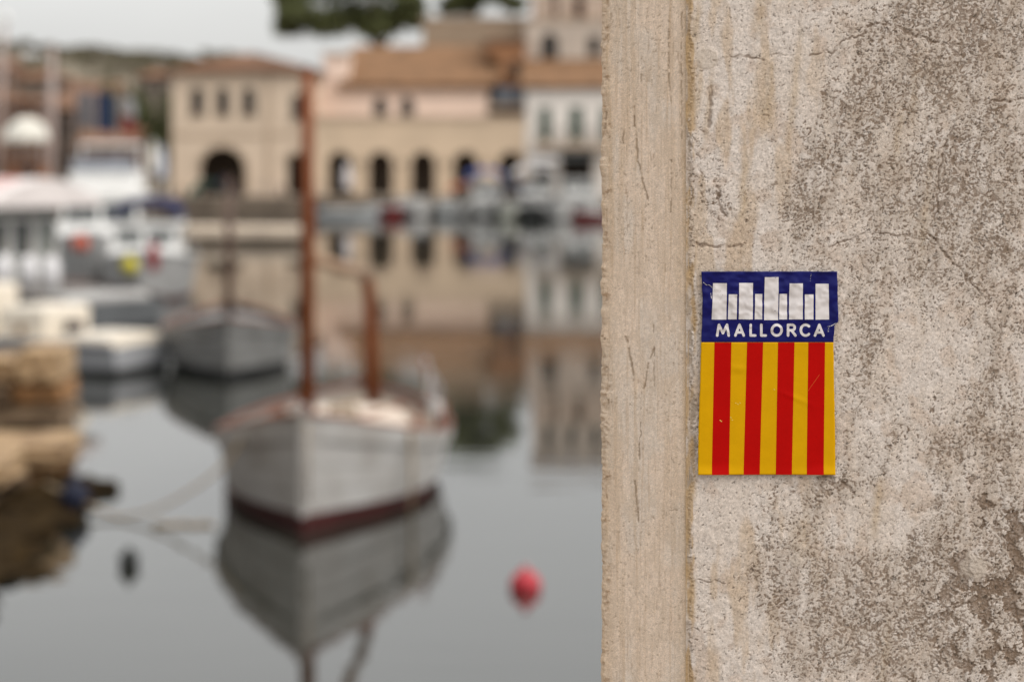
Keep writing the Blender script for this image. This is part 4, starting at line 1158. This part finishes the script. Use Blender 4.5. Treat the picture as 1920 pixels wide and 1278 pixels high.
def house(name, label, px0, px1, Yf, z_base, z_eave, depth, m_wall, openings=(), roof='hip', ridge=1.8, m_roof=None, over=.45, wins=(), thick=.45, loc=None, cat='house', group=None, back=True, floor_above=None):
    """Facade with cut openings, three plain walls, tiled roof. openings: loops in world x,z cut right through."""
    x0, x1 = X(px0, Yf), X(px1, Yf)
    ox, oy = (x0 + x1) / 2, Yf
    root = empty(name, (ox, oy, z_base), 0, label, cat, group)
    T_ = lambda loop: [(x - ox, z - z_base) for x, z in loop]
    holes = [T_(l) for l in openings]
    outer = rect_loop(x0 - ox, x1 - ox, 0, z_eave - z_base)
    # openings that reach the ground are notches in the outline
    notch = sorted([h_ for h_ in holes if min(p[1] for p in h_) < .02], key=lambda h_: min(p[0] for p in h_))
    holes_c = [h_ for h_ in holes if h_ not in notch]
    if notch:
        out = [(x0 - ox, 0)]
        for h_ in notch:
            xs = sorted(h_)
            up = sorted([p for p in h_ if p[1] > .02], key=lambda p: p[0])
            out += [(min(p[0] for p in h_), 0)] + up + [(max(p[0] for p in h_), 0)]
        out += [(x1 - ox, 0), (x1 - ox, z_eave - z_base), (x0 - ox, z_eave - z_base)]
        cl = []
        for p in out:
            if not cl or (abs(p[0] - cl[-1][0]) + abs(p[1] - cl[-1][1])) > 1e-4: cl.append(p)
        outer = cl
    MB().panel(outer, holes_c, 0, thick).build('facade', m_wall, root)
    b = MB()
    hz = z_eave - z_base
    b.box(x0 - ox, x0 - ox + .4, thick, depth, 0, hz - .002); b.box(x1 - ox - .4, x1 - ox, thick, depth, 0, hz - .002); b.box(x0 - ox + .4, x1 - ox - .4, depth - .4, depth, 0, hz - .004)
    b.build('side_walls', m_wall, root)
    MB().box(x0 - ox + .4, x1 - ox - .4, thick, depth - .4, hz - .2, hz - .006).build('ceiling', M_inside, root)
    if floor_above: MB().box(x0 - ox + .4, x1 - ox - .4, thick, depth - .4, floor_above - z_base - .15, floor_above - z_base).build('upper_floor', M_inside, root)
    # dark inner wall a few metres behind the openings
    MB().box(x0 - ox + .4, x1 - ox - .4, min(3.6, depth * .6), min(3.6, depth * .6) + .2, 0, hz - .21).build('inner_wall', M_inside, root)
    mr_ = m_roof or M_tile
    a, c_ = x0 - ox - over, x1 - ox + over
    f_, g_ = -over, depth + over
    r = MB()
    if roof == 'hip':
        dd = (g_ - f_) / 2; ins = min(dd, (c_ - a) / 2 - .2)
        ym = (f_ + g_) / 2; zr = hz + ridge
        A, B2, C2, D = (a, f_, hz), (c_, f_, hz), (c_, g_, hz), (a, g_, hz)
        P, Q = (a + ins, ym, zr), (c_ - ins, ym, zr)
        tiled(r, A, B2, Q, P); tiled(r, C2, D, P, Q); tiled(r, B2, C2, Q, Q); tiled(r, D, A, P, P)
    elif roof == 'gable':
        ym = (f_ + g_) / 2; zr = hz + ridge
        tiled(r, (a, f_, hz), (c_, f_, hz), (c_, ym, zr), (a, ym, zr)); tiled(r, (c_, g_, hz), (a, g_, hz), (a, ym, zr), (c_, ym, zr))
        for xx in (x0 - ox, x1 - ox): r.add([(xx, 0, hz), (xx, depth, hz), (xx, ym, zr - .12)], [(0, 1, 2)])
    elif roof == 'lean':
        tiled(r, (a, f_, hz), (c_, f_, hz), (c_, g_, hz + ridge), (a, g_, hz + ridge))
        for xx in (x0 - ox + .002, x1 - ox - .002): r.add([(xx, 0, hz), (xx, depth, hz), (xx, depth, hz + ridge)], [(0, 1, 2)])
        r.add([(x0 - ox, depth, hz), (x1 - ox, depth, hz), (x1 - ox, depth, hz + ridge), (x0 - ox, depth, hz + ridge)], [(0, 1, 2, 3)])
    elif roof == 'flat':
        r.box(x0 - ox - .12, x1 - ox + .12, -.12, depth + .12, hz, hz + .22)
    ro = r.build('roof', mr_, root)
    if roof != 'flat': MB().box(a + .1, c_ - .1, f_ + .12, -.003, hz - .16, hz - .085).build('eaves_board', M_eave, ro)
    for wdef in wins: window(root, wdef[0] - ox, wdef[1] - ox, wdef[2] - z_base, wdef[3] - z_base, 0, *wdef[4:])
    return root, ox, oy

def pxwin(cx, w, yt, yb, Yf): return (X(cx - w / 2, Yf), X(cx + w / 2, Yf), Z(yb, Yf), Z(yt, Yf))

# cream corner house with the big arch
YA = 128.0
wA = [pxwin(370, 26, 164, 217, YA), pxwin(417, 26, 164, 217, YA), pxwin(466, 26, 164, 217, YA), pxwin(557, 22, 176, 226, YA)]
opA = [arch_loop(*w) for w in wA] + [arch_loop(X(374, YA), X(460, YA), QT, Z(276, YA), 16), arch_loop(X(538, YA), X(572, YA), QT, Z(288, YA), 12)]
hA, oxA, _ = house('arched_house', 'cream two storey house with three arched windows above one big dark arch', 322, 590, YA, QT, Z(134, YA), 9.0, M_cream, opA, 'hip', 1.35, M_tile, .5, [w + (True,) for w in wA], floor_above=Z(252, YA))
MB().box(X(322, YA) - oxA - .06, X(590, YA) - oxA - .1, -.07, -.003, Z(257, YA) - QT, Z(250, YA) - QT).build('string_course', M_trim, hA)
MB().box(X(500, YA) - oxA, X(507, YA) - oxA, -.10, -.003, 0, Z(137, YA) - QT - .2).build('pilaster', M_trim, hA)
for cx_, rx_, zt_ in ((417, 43, 276), (555, 17, 288)):
    lo = arch_loop(X(cx_ - rx_, YA) - oxA - .22, X(cx_ + rx_, YA) - oxA + .22, 0, Z(zt_, YA) - QT + .22, 14); li = arch_loop(X(cx_ - rx_, YA) - oxA, X(cx_ + rx_, YA) - oxA, 0, Z(zt_, YA) - QT, 14)
    MB().add([(p[0], -.05, p[1]) for p in lo[1:]] + [(p[0], -.05, p[1]) for p in li[1:]] + [(p[0], -.002, p[1]) for p in lo[1:]],
             [(i, i + 1, i + 1 + len(lo) - 1, i + len(lo) - 1) for i in range(len(lo) - 2)] + [(i, i + 1, i + 1 + 2 * (len(lo) - 1), i + 2 * (len(lo) - 1)) for i in range(len(lo) - 2)]).build('arch_surround', M_trim, hA)
# things in the mouth of the big arch
tag(MB().grid(lambda u, v: (1.2 * (2 * u - 1) * (1 - .3 * v), 1.6 * v, 0.05 + 1.05 * math.sin(math.pi * u) ** .7 * (1 - .3 * v)), 12, 6).build('upturned_dinghy', mat('teal_paint', (0.06, 0.27, 0.24), .5), None, True, loc=(X(388, 123), 123, QT)), 'teal dinghy lying upside down in front of the big arch', 'boat')
tag(MB().grid(lambda u, v: (.55 * (2 * u - 1), 1.2 * v, 1.25 * math.sin(math.pi * (.1 + .8 * u)) * (1 - .2 * v)), 10, 5).build('covered_stack', mat('navy_tarpaulin', (0.025, 0.05, 0.20), .8), None, True, loc=(X(417, 124.5), 124.5, QT)), 'stack under a dark blue tarpaulin beside the teal dinghy', 'tarpaulin')

# arcade
YB = 128.0
ctr = [637, 713, 793, 873, 958]
opB = [arch_loop(X(c0 - 23, YB), X(c0 + 23, YB), QT, Z(284, YB), 12) for c0 in ctr]
x0B, x1B = 590.5, 985
hB, oxB, _ = house('arcade_house', 'long pink and beige house over five dark quayside arches', x0B, x1B, YB, QT, Z(224, YB), 4.2, M_beige, opB, 'flat', m_roof=M_trim, thick=.7)
zt_ = Z(224, YB) - QT + .225
YU = 131.0
xa, xb = X(596, YU) - oxB, X(914, YU) - oxB
wU = [pxwin(713, 27, 182, 217, YU), pxwin(763, 27, 182, 217, YU)]
lp = [arch_loop(w[0] - oxB, w[1] - oxB, w[2] - QT, w[3] - QT) for w in wU]
zu = Z(161, YU) - QT
MB().panel(rect_loop(xa, xb, zt_ - 1.0, zu), lp, YU - YB, YU - YB + .4).build('upper_facade', M_pink, hB)
for w in wU: window(hB, w[0] - oxB, w[1] - oxB, w[2] - QT, w[3] - QT, YU - YB, True, None, False)
MB().box(xa, xa + .4, YU - YB + .4, YU - YB + 8, zt_ - 1, zu - .002).box(xb - .4, xb, YU - YB + .4, YU - YB + 8, zt_ - 1, zu - .002).box(xa + .4, xb - .4, YU - YB + 7.6, YU - YB + 8, zt_ - 1, zu - .002).build('side_walls', M_pink, hB)
r = MB()
ye = YU - YB - .6
zr_ = Z(88, 136.5) - QT
tiled(r, (X(632, YU) - oxB, ye, zu), (xb + .3, ye, zu), (X(985, 137) - oxB + .0, ye + 6.2, zr_), (X(662, 136.5) - oxB, ye + 6.2, zr_), rows=9)
tiled(r, (xb + .3, ye + 12.2, zu), (X(632, YU) - oxB, ye + 12.2, zu), (X(662, 136.5) - oxB, ye + 6.2, zr_), (X(985, 137) - oxB, ye + 6.2, zr_), rows=9)
ro = r.build('roof', M_tile2, hB)
MB().box(X(632, YU) - oxB + .1, xb + .2, ye + .08, YU - YB - .004, zu - .2, zu - .09).build('eaves_board', M_eave, ro)
# pink stair tower rising through the roof
tw = MB().box(X(607, 131.6) - oxB, X(655, 131.6) - oxB, 3.3, 5.6, zt_ - 1, Z(104, 131.6) - QT).build('stair_tower', M_pink, hB)
MB().box(X(604, 131.6) - oxB, X(658, 131.6) - oxB, 3.1, 5.8, Z(104, 131.6) - QT + .002, Z(99, 131.6) - QT).build('tower_coping', M_trim, tw)
# hanging lamp brackets between the arches
for c0 in (675, 753, 833, 915):
    MB().tube([(X(c0, YB) - oxB, -.0, Z(300, YB) - QT), (X(c0, YB) - oxB, -.45, Z(297, YB) - QT), (X(c0, YB) - oxB, -.45, Z(303, YB) - QT)], .03, 6).lathe([(0, 0), (.14, -.04), (.10, -.36), (0, -.38)], 8, (X(c0, YB) - oxB, -.45, Z(303, YB) - QT)).build('wall_lantern', M_brownw, hB)

# terracotta house with terrace
YE = 133.0
wE = [pxwin(926, 24, 108, 178, YE), pxwin(966, 20, 112, 146, YE)]
hE, oxE, _ = house('terracotta_house', 'narrow terracotta house with a dark terrace door, right of the long tiled roof', 914.5, 984.5, YE, QT, Z(78, YE), 6.0, M_terr, [rect_loop(*w) for w in wE], 'lean', .5, M_tile, .2, [w + (False, None, False) for w in wE])
MB().box(X(916, YE) - oxE, X(984, YE) - oxE, -2.2, -.004, Z(205, YE) - QT, Z(197, YE) - QT).build('terrace_floor', M_trim, hE)
b = MB().box(X(930, YE) - oxE, X(984, YE) - oxE, -2.15, -2.08, Z(196.9, YE) - QT, Z(166, YE) - QT)
b.build('terrace_screen', mat('blue_grey_screen', (0.13, 0.15, 0.18), .7), hE)

# grey beige house high at the right, with a balustraded roof terrace
YC = 134.5
wC = [pxwin(1030, 32, 61, 114, YC), pxwin(1114, 24, 68, 104, YC)]
hC, oxC, _ = house('terrace_house', 'grey beige house with a balustraded roof terrace, highest beside the plaster wall', 985, 1215, YC, QT, Z(40, YC), 8.0, M_greyw, [arch_loop(*w) if i == 0 else rect_loop(*w) for i, w in enumerate(wC)], 'flat', m_roof=M_trim, wins=[wC[0] + (True,), wC[1] + (False,)])
zc = Z(40, YC) - QT + .22
M_clay = mat('reddish_post', (0.36, 0.20, 0.13), .9)
for k in range(7):
    xp = X(1003 + 32 * k, YC) - oxC
    MB().box(xp - .16, xp + .16, 0, .32, zc, zc + 1.35).build('balustrade_post', M_clay, hC, bevel=.03)
MB().box(X(988, YC) - oxC, X(1212, YC) - oxC, .04, .28, zc + 1.352, zc + 1.5).build('balustrade_rail', M_trim, hC)
# penthouse behind the balustrade
MB().box(X(1000, YC) - oxC, X(1215, YC) - oxC, 3.2, 7.5, zc, Z(-95, YC + 3.2) - QT).build('roof_room', M_greyw, hC)
MB().box(X(996, YC) - oxC, X(1219, YC) - oxC, 2.9, 7.8, Z(-95, YC + 3.2) - QT + .003, Z(-103, YC + 3.2) - QT).build('roof_room_coping', M_tile2, hC)
for c0 in (1030, 1075, 1120):
    MB().box(X(c0 - 8, YC) - oxC, X(c0 + 8, YC) - oxC, 3.13, 3.197, Z(-30, YC) - QT, Z(-72, YC) - QT).build('roof_room_window', M_win, hC)
for c0 in (1040, 1090):
    MB().box(X(c0 - 9, YC) - oxC, X(c0 + 9, YC) - oxC, 3.13, 3.197, zc + .2, zc + 2.1).build('roof_room_window', M_win, hC)

# white house with green shutters
YD = 128.0
wD = [pxwin(1022, 22, 202, 262, YD), pxwin(1080, 24, 200, 262, YD), pxwin(1138, 22, 202, 262, YD)]
opD = [rect_loop(*w) for w in wD] + [rect_loop(X(1052, YD), X(1112, YD), QT, Z(290, YD)), rect_loop(X(1002, YD), X(1036, YD), QT, Z(296, YD))]
hD, oxD, _ = house('shuttered_house', 'white house with green shutters under a tiled lean-to roof by the wall edge', 986, 1215, YD, QT, Z(163, YD), 6.0, M_white, opD, 'lean', Z(112, 134) - Z(163, YD), M_tile2, .35, [w + (False, 'closed') for w in wD], floor_above=Z(280, YD))
MB().box(X(1000, YD) - oxD, X(1180, YD) - oxD, -.9, -.003, Z(277, YD) - QT, Z(270, YD) - QT).build('balcony_slab', M_trim, hD)
rb = MB()
for k in range(42):
    xr_ = X(1000, YD) - oxD + .05 + k * (X(1180, YD) - X(1000, YD) - .1) / 41
    rb.box(xr_ - .012, xr_ + .012, -.87, -.845, Z(269.9, YD) - QT, Z(243, YD) - QT)
rb.box(X(1000, YD) - oxD, X(1180, YD) - oxD, -.89, -.83, Z(243, YD) - QT, Z(241, YD) - QT)
rb.build('balcony_railing', M_brownw, hD)
aw = MB().grid(lambda u, v: (X(990 + 58 * u, YD) - oxD, -.02 - 2.2 * v, Z(289 + 16 * v, YD) - QT), 8, 3).build('awning', mat('pale_grey_canvas', (0.45, 0.43, 0.42), .9), hD)
MB().grid(lambda u, v: (X(1050 + 64 * u, YD) - oxD, -.02 - 1.4 * v, Z(285 + 16 * v, YD) - QT), 8, 3).build('awning', mat('dark_canvas', (0.03, 0.033, 0.033), .9), hD)

# unseen house added beside the camera to block sky from the hull's left side
YH = 60.0
wH = [(-6.5 + 2.6 * k, -5.4 + 2.6 * k, 1.78 + 4.2, 1.78 + 6.0) for k in range(5)] + [(-6.5 + 2.6 * k, -5.4 + 2.6 * k, 1.78 + 1.0, 1.78 + 2.8) for k in range(5)]
hH, _, _ = house('unseen_shade_house', 'unseen brown house added on the near left to shade the basin', 960 - 7.5 * K / YH, 960 + 7.5 * K / YH, YH, 1.78, 11.5, 8.0, mat('shade_house_wall', (0.20, 0.15, 0.11), .95, .15, .5), [rect_loop(*w) for w in wH], 'hip', 2.0, M_tile, .45, [w + (False,) for w in wH])
hH.location = (-9.2, 9.5, 1.78); hH.rotation_euler = (0, 0, R(90))
q = MB().box(-30, -8.6, 2.6, 17.5, -2, 1.775).build('left_quay', [M_paving]); tag(q, kind='structure')

# garden wall stepping up the slope behind
gw = empty('retaining_wall', (X(890, 139), 139, 5), 0, 'long beige retaining wall on the slope above the tiled roof', 'wall')
MB().box(X(792, 139) - X(890, 139), X(984, 139) - X(890, 139), 0, .6, 0, Z(38, 139) - 5).build('wall_face', mat('brown_beige_wall', (0.36, 0.27, 0.19), .9, .1, .4), gw)
MB().box(X(790, 139) - X(890, 139), X(985, 139) - X(890, 139), -.1, .7, Z(38, 139) - 5 + .002, Z(38, 139) - 4.8).build('wall_coping', M_trim, gw)

# houses on the left shore
def small_house(px0, px1, Yf, ytop, ybase, m, roof, lab, wins, mr=None, zb=None):
    zb = land_h(X((px0 + px1) / 2, Yf), Yf) - .3 if zb is None else zb
    W = [pxwin(*w, Yf) for w in wins]
    return house('village_house', lab, px0, px1, Yf, zb, Z(ytop, Yf), 7.0, m, [rect_loop(*w) for w in W], roof, 1.3, mr or M_tile, .35, [w + (False,) for w in W], group='houses along the left shore')
M_bro = mat('brown_stone_wall', (0.13, 0.092, 0.07), .95, .15, .5)
M_bro2 = mat('reddish_stone_wall', (0.155, 0.092, 0.066), .95, .15, .5)
M_bro3 = mat('grey_stone_wall', (0.16, 0.132, 0.11), .95, .15, .5)
small_house(-140, 52, 150, 190, 330, M_bro2, 'hip', 'reddish stone house at the left edge behind the white parasol', [(-60, 24, 225, 265), (20, 22, 225, 265), (-20, 22, 285, 325)])
small_house(60, 152, 158, 205, 330, M_bro, 'gable', 'brown stone house behind the upright sailing mast', [(85, 16, 230, 262), (125, 16, 230, 262), (105, 18, 285, 325)])
small_house(150, 245, 146, 272, 340, M_bro2, 'gable', 'low reddish house behind the flybridge boat', [(175, 20, 295, 325), (222, 20, 295, 325)])
small_house(10, 130, 215, 150, 300, M_bro3, 'hip', 'upper grey stone house on the slope, left of the flags', [(40, 12, 165, 185), (75, 12, 165, 185), (108, 12, 165, 185)])
small_house(128, 215, 205, 175, 300, M_bro, 'gable', 'upper brown house on the slope behind the blue flag', [(150, 12, 195, 215), (188, 12, 195, 215)])
small_house(225, 322, 190, 258, 330, M_bro3, 'hip', 'grey stone house low between the bushes and the arched house', [(248, 14, 275, 295), (290, 14, 275, 295)])
small_house(255, 330, 245, 145, 300, M_bro3, 'hip', 'pale stone house high on the slope left of the arched house', [(275, 10, 160, 175), (305, 10, 160, 175)])
small_house(-60, 20, 240, 128, 300, M_bro2, 'gable', 'topmost reddish house at the left edge of the slope', [(-20, 10, 145, 160), (5, 10, 145, 160)])

# ------------------------------------------------------------------ trees
M_leaf = mat('olive_green_leaf', (0.085, 0.098, 0.030), .7, .35, 1.6)
M_pine = mat('pine_needle', (0.105, 0.115, 0.038), .75, .35, .8)
M_leafd = mat('dusty_green_leaf', (0.16, 0.14, 0.09), .8, .25, 1.0)
M_bark = mat('rough_bark', (0.10, 0.07, 0.05), .95, .2, 3)
def leaf_mesh(name, lobes, n, size, m, parent, seed, flat=.5):
    rs = np.random.RandomState(seed)
    P = []
    wts = np.array([l[3] * l[4] * l[5] for l in lobes]) ** .7; wts /= wts.sum()
    for l, w in zip(lobes, wts):
        k_ = max(8, int(n * w))
        d = rs.normal(size=(k_, 3)); d /= np.linalg.norm(d, axis=1)[:, None]
        rad = rs.rand(k_, 1) ** .45
        clump = .75 + .35 * np.sin(d[:, :1] * 7 + seed) * np.sin(d[:, 1:2] * 6 + 2 * seed) * np.cos(d[:, 2:] * 8)
        P.append(np.array(l[:3]) + d * rad * clump * np.array(l[3:6]))
    P = np.concatenate(P); n = len(P)
    a = rs.normal(size=(n, 3)); a /= np.linalg.norm(a, axis=1)[:, None]
    b = np.cross(a, rs.normal(size=(n, 3))); b /= np.linalg.norm(b, axis=1)[:, None]
    sz = size * (.5 + rs.rand(n, 1)); a = a * sz; b = b * sz * flat
    V = np.stack([P - a, P + b, P + a, P - b], 1).reshape(-1, 3)
    return fast_mesh(name, V, np.arange(4 * n).reshape(-1, 4), m, parent, False)
def tree(name, label, loc, H, W, trunk_h, n, size, m, seed, lobes=None, group=None, lean=0.0):
    rs = random.Random(seed)
    root = empty(name, loc, 0, label, 'tree', group)
    r0 = max(.08, H * .014)
    top = (lean, 0, H * .75)
    b = MB().tube([(0, 0, -.8), (lean * .2, 0, trunk_h * .5), (lean * .6, .1, trunk_h), top], [r0 * 1.3, r0, r0 * .8, r0 * .25], 8)
    for k_ in range(6):
        an = k_ * 1.05 + rs.random()
        b.tube([(lean * .6, 0, trunk_h * (.85 + .1 * rs.random())), (lean * .6 + W * .22 * math.cos(an), W * .22 * math.sin(an), trunk_h + (H - trunk_h) * .35), (lean + W * .38 * math.cos(an), W * .38 * math.sin(an), trunk_h + (H - trunk_h) * .6)], [r0 * .5, r0 * .3, r0 * .1], 6)
    b.build('trunk', M_bark, root, True)
    if lobes is None:
        lobes = []
        for k_ in range(9):
            an = k_ * .7 + rs.random(); rr = W * .30 * rs.random() ** .5
            lobes.append((lean + rr * math.cos(an), rr * math.sin(an), trunk_h + (H - trunk_h) * (.2 + .65 * rs.random()), W * (.16 + .14 * rs.random()), W * (.16 + .14 * rs.random()), (H - trunk_h) * (.16 + .14 * rs.random())))
    leaf_mesh('crown', lobes, n, size, m, root, seed)
    return root
# the big umbrella pine over the roofs
Yp = 146.0
zb_ = land_h(X(712, Yp), Yp)
hp = 21.5
lob = []
for cx_, cy_, rx_, ry_ in [(560, 30, 55, 40), (610, 45, 70, 38), (660, 30, 70, 45), (720, 35, 65, 45), (770, 10, 45, 35), (540, -10, 45, 35), (600, -25, 80, 45), (690, -40, 90, 50), (640, -80, 90, 40), (745, -30, 50, 40), (705, 62, 45, 18), (540, 50, 40, 24), (775, 38, 38, 26)]:
    lob.append((X(cx_, Yp) - X(712, Yp), random.uniform(-2.2, 2.2), Z(cy_, Yp) - zb_, rx_ * Yp / K, 2.6, ry_ * Yp / K))
tree('umbrella_pine', 'big dark umbrella pine with wide crown rising above the long tiled roof', (X(712, Yp), Yp, zb_), hp, 11, 11, 15000, .22, M_pine, 3, lob)
Yq = 150.0
zq = land_h(X(872, Yq), Yq)
lob = [(X(cx_, Yq) - X(872, Yq), random.uniform(-1, 1), Z(cy_, Yq) - zq, rx_ * Yq / K, 1.6, ry_ * Yq / K) for cx_, cy_, rx_, ry_ in [(842, 14, 30, 20), (962, 6, 34, 22), (850, 5, 28, 24), (880, 8, 35, 28), (925, -8, 45, 26), (870, -30, 45, 30), (900, -70, 60, 40), (850, -65, 40, 35), (950, -45, 40, 34)]]
tree('umbrella_pine', 'smaller dark pine right of the big umbrella pine, above the retaining wall', (X(872, Yq), Yq, zq), Z(-60, Yq) - zq, 5, 5, 6000, .25, M_pine, 5, lob)
# bushes by the cream house, trees on the ridge
for i, (px_, Yt, yt, w_, lab) in enumerate([(296, 140, 172, 3.0, 'bright olive green tree against the left wall of the arched house'), (262, 152, 165, 3.4, 'olive green tree between the flags and the arched house'), (215, 176, 150, 4.0, 'rounded green tree above the blue flag'), (318, 138, 200, 2.2, 'dark shrub tucked low beside the arched house')]):
    zb_ = land_h(X(px_, Yt), Yt)
    tree('olive_tree', lab, (X(px_, Yt), Yt, zb_), Z(yt, Yt) - zb_, w_, (Z(yt, Yt) - zb_) * .35, 1600, .16, M_leaf, 20 + i)
RIDGE = [(-12, 88), (38, 92), (75, 100), (118, 96), (150, 90), (178, 84), (208, 96), (238, 104), (268, 110), (300, 112), (398, 84), (352, 108), (330, 116), (432, 98)]
RL = ['ridge tree at the far left end of the skyline', 'low ridge tree right of the leaning mast', 'small flat ridge tree above the upper grey house', 'ridge tree directly above the upright mast', 'middle ridge tree left of the tallest skyline crown', 'tallest crown on the left ridge skyline', 'ridge tree just right of the tallest skyline crown', 'low ridge tree above the flags', 'small ridge tree above the pale stone house', 'flat bush on the ridge left of the arched house roof', 'bushy crown showing over the arched house roof', 'low crown at the left end of the arched house roof', 'small crown where the ridge meets the arched house', 'low crown behind the middle of the arched house roof']
for i, ((px_, yt), lab) in enumerate(zip(RIDGE, RL)):
    Yt = 318 + 6 * (i % 4)
    zb_ = land_h(X(px_, Yt), Yt)
    Ht = max(2.2, Z(yt, Yt) - zb_)
    tree('ridge_tree', lab, (X(px_, Yt), Yt, zb_), Ht, random.uniform(4.5, 6.5), Ht * .25, 900, .33, M_leafd, 50 + i, None, 'trees along the left ridge')
# scrub over the hillside
rs = np.random.RandomState(4)
sc_l = []
for k_ in range(260):
    y_ = rs.uniform(200, 345); x_ = X(rs.uniform(-120, 620), y_)
    r_ = rs.uniform(.8, 2.2)
    sc_l.append((x_, y_, land_h(x_, y_) + r_ * .3, r_ * 1.2, r_ * 1.2, r_ * .8))
for k_ in range(150):
    y_ = rs.uniform(136, 175); x_ = rs.uniform(11, 70)
    r_ = rs.uniform(.6, 1.7)
    sc_l.append((x_, y_, land_h(x_, y_) + r_ * .3, r_ * 1.3, r_ * 1.2, r_ * .8))
sb_ = leaf_mesh('scrub', sc_l, 24000, .38, M_leafd, None, 8); tag(sb_, kind='stuff')

# ------------------------------------------------------------------ small things on the quays
def parasol(px_, Yp, py_top, py_rim, w, m, label, closed=False):
    zt2 = Z(py_top, Yp)
    root = empty('parasol', (X(px_, Yp), Yp, QT), 0, label, 'parasol')
    MB().tube([(0, 0, 0), (0, 0, zt2 - QT)], .035, 8).build('pole', W_darkwood, root, True)
    zr = Z(py_rim, Yp) - QT
    if closed:
        MB().lathe([(.05, zt2 - QT + .02), (.16, zt2 - QT - .3), (.30, (zt2 - QT + zr) / 2), (.24, zr + .1), (.28, zr), (.03, zr + .02)], 10).build('canopy', m, root, True)
    else:
        n = 8
        pr_ = [(.03, zt2 - QT + .05), (w * .18, zt2 - QT - .02), (w * .36, (zt2 - QT) * .6 + zr * .4), (w * .5, zr), (w * .5, zr - .22), (w * .49, zr - .22), (w * .49, zr - .01)]
        MB().lathe(pr_, n).build('canopy', m, root)
        b = MB()
        for k_ in range(n): b.tube([(.03, 0, zt2 - QT - .1), (w * .48 * math.cos(2 * math.pi * k_ / n), w * .48 * math.sin(2 * math.pi * k_ / n), zr - .03)], .012, 4)
        b.build('ribs', W_darkwood, root)
    return root
M_par = mat('white_parasol_cloth', (0.66, 0.63, 0.56), .9, .05, 2)
parasol(50, 121, 222, 258, 3.1, M_par, 'open white parasol on the far quay above the striped awning')
parasol(287, 122, 262, 318, 1.0, M_par, 'closed white parasol left of the arched house', True)
parasol(303, 124, 272, 335, 1.0, mat('pale_blue_parasol_cloth', (0.42, 0.45, 0.53), .9), 'closed pale blue parasol against the corner of the arched house', True)
parasol(651, 125.5, 305, 352, 1.0, mat('lilac_white_cloth', (0.58, 0.55, 0.56), .9), 'closed white parasol in the first quayside arch', True)
M_kiosk = mat('orange_timber', (0.30, 0.12, 0.05), .8, .15, 1)
ki = empty('quay_kiosk', (X(52, 124), 124, QT), 0, 'orange timber kiosk under the white parasol', 'kiosk')
kb = MB()
for k_ in range(9): MB().box(-1.1 + k_ * .245, -1.1 + k_ * .245 + .235, 0, .06, 0, 2.1).build('plank', M_kiosk, ki)
MB().box(-1.1, 1.1, .062, 1.6, 0, 2.1).build('kiosk_body', M_kiosk, ki); MB().box(-1.25, 1.25, -.3, 1.75, 2.102, 2.2).build('kiosk_roof', M_eave, ki)
MB().box(-.5, .5, -.02, .03, 1.1, 1.8).build('serving_hatch', M_brownw, ki)
def flag(px_, Yf, yt, yb, w, cols, label):
    root = empty('flag_pole', (X(px_, Yf), Yf, QT), 0, label, 'flag')
    zt2, zb2 = Z(yt, Yf) - QT, Z(yb, Yf) - QT
    MB().tube([(-.05, 0, 0), (-.05, 0, zt2 + .3)], .045, 8).build('pole', M_spar, root, True)
    n = len(cols)
    for k_, m in enumerate(cols):
        z1, z0 = zt2 - (zt2 - zb2) * k_ / n, zt2 - (zt2 - zb2) * (k_ + 1) / n
        MB().grid(lambda u, v: (w * u * .8, .10 * math.sin(7 * u + 2 * v + k_), z0 + (z1 - z0) * v - .25 * u * u), 10, 4).build('flag_cloth', m, root, True)
    return root
M_fb = mat('blue_flag_cloth', (0.02, 0.034, 0.075), .9); M_fg = mat('grey_flag_cloth', (0.15, 0.145, 0.155), .9); M_fr = mat('red_flag_cloth', (0.19, 0.035, 0.028), .9); M_fw = mat('white_flag_cloth', (0.30, 0.29, 0.29), .9)
flag(180, 119.2, 172, 245, 1.35, [M_fb], 'dark blue flag hanging from a pole on the far quay')
flag(145, 120.0, 170, 238, 1.2, [M_fg], 'plain grey flag left of the dark blue flag')
flag(226, 119.5, 180, 250, 1.1, [M_fw, M_fr], 'white over red flag right of the dark blue flag')
# cafe tables and bollards along the quay
W_tab = mat('cafe_table_metal', (0.25, 0.23, 0.25), .5)
def cafe_table(px_, Yt, label, m):
    root = empty('cafe_table', (X(px_, Yt), Yt, QT), 0, label, 'table', 'cafe tables on the quay')
    MB().lathe([(0, .72), (.45, .72), (.45, .75), (0, .75)], 14).build('table_top', m, root)
    MB().tube([(0, 0, 0), (0, 0, .72)], .04, 8).build('leg', W_tab, root)
    MB().lathe([(0, .0), (.25, .0), (.25, .03), (0, .04)], 12).build('foot', W_tab, root)
M_tl = mat('lilac_table_top', (0.38, 0.33, 0.38), .5)
for px_, Yt, lab, m in [(490, 121, 'round cafe table left of the narrow arch of the arched house', W_tab), (517, 122, 'lilac topped cafe table in front of the pilaster', M_tl), (600, 121, 'round cafe table between the tall mast and the first arch', W_tab)]:
    cafe_table(px_, Yt, lab, m)
def bollard(px_, label):
    o = MB().lathe([(.17, 0), (.15, .05), (.11, .12), (.11, .38), (.17, .44), (.17, .50), (.10, .55), (0, .56)], 12).build('bollard', W_darkwood, None, True, loc=(X(px_, 118.4), 118.4, QT + .12))
    tag(o, label, 'bollard', 'iron bollards along the quay edge')
for px_, lab in [(340, 'iron bollard on the quay edge at the left corner of the arched house'), (448, 'iron bollard on the quay edge right of the big arch centre'), (528, 'iron bollard on the quay edge left of the tall mast')]: bollard(px_, lab)
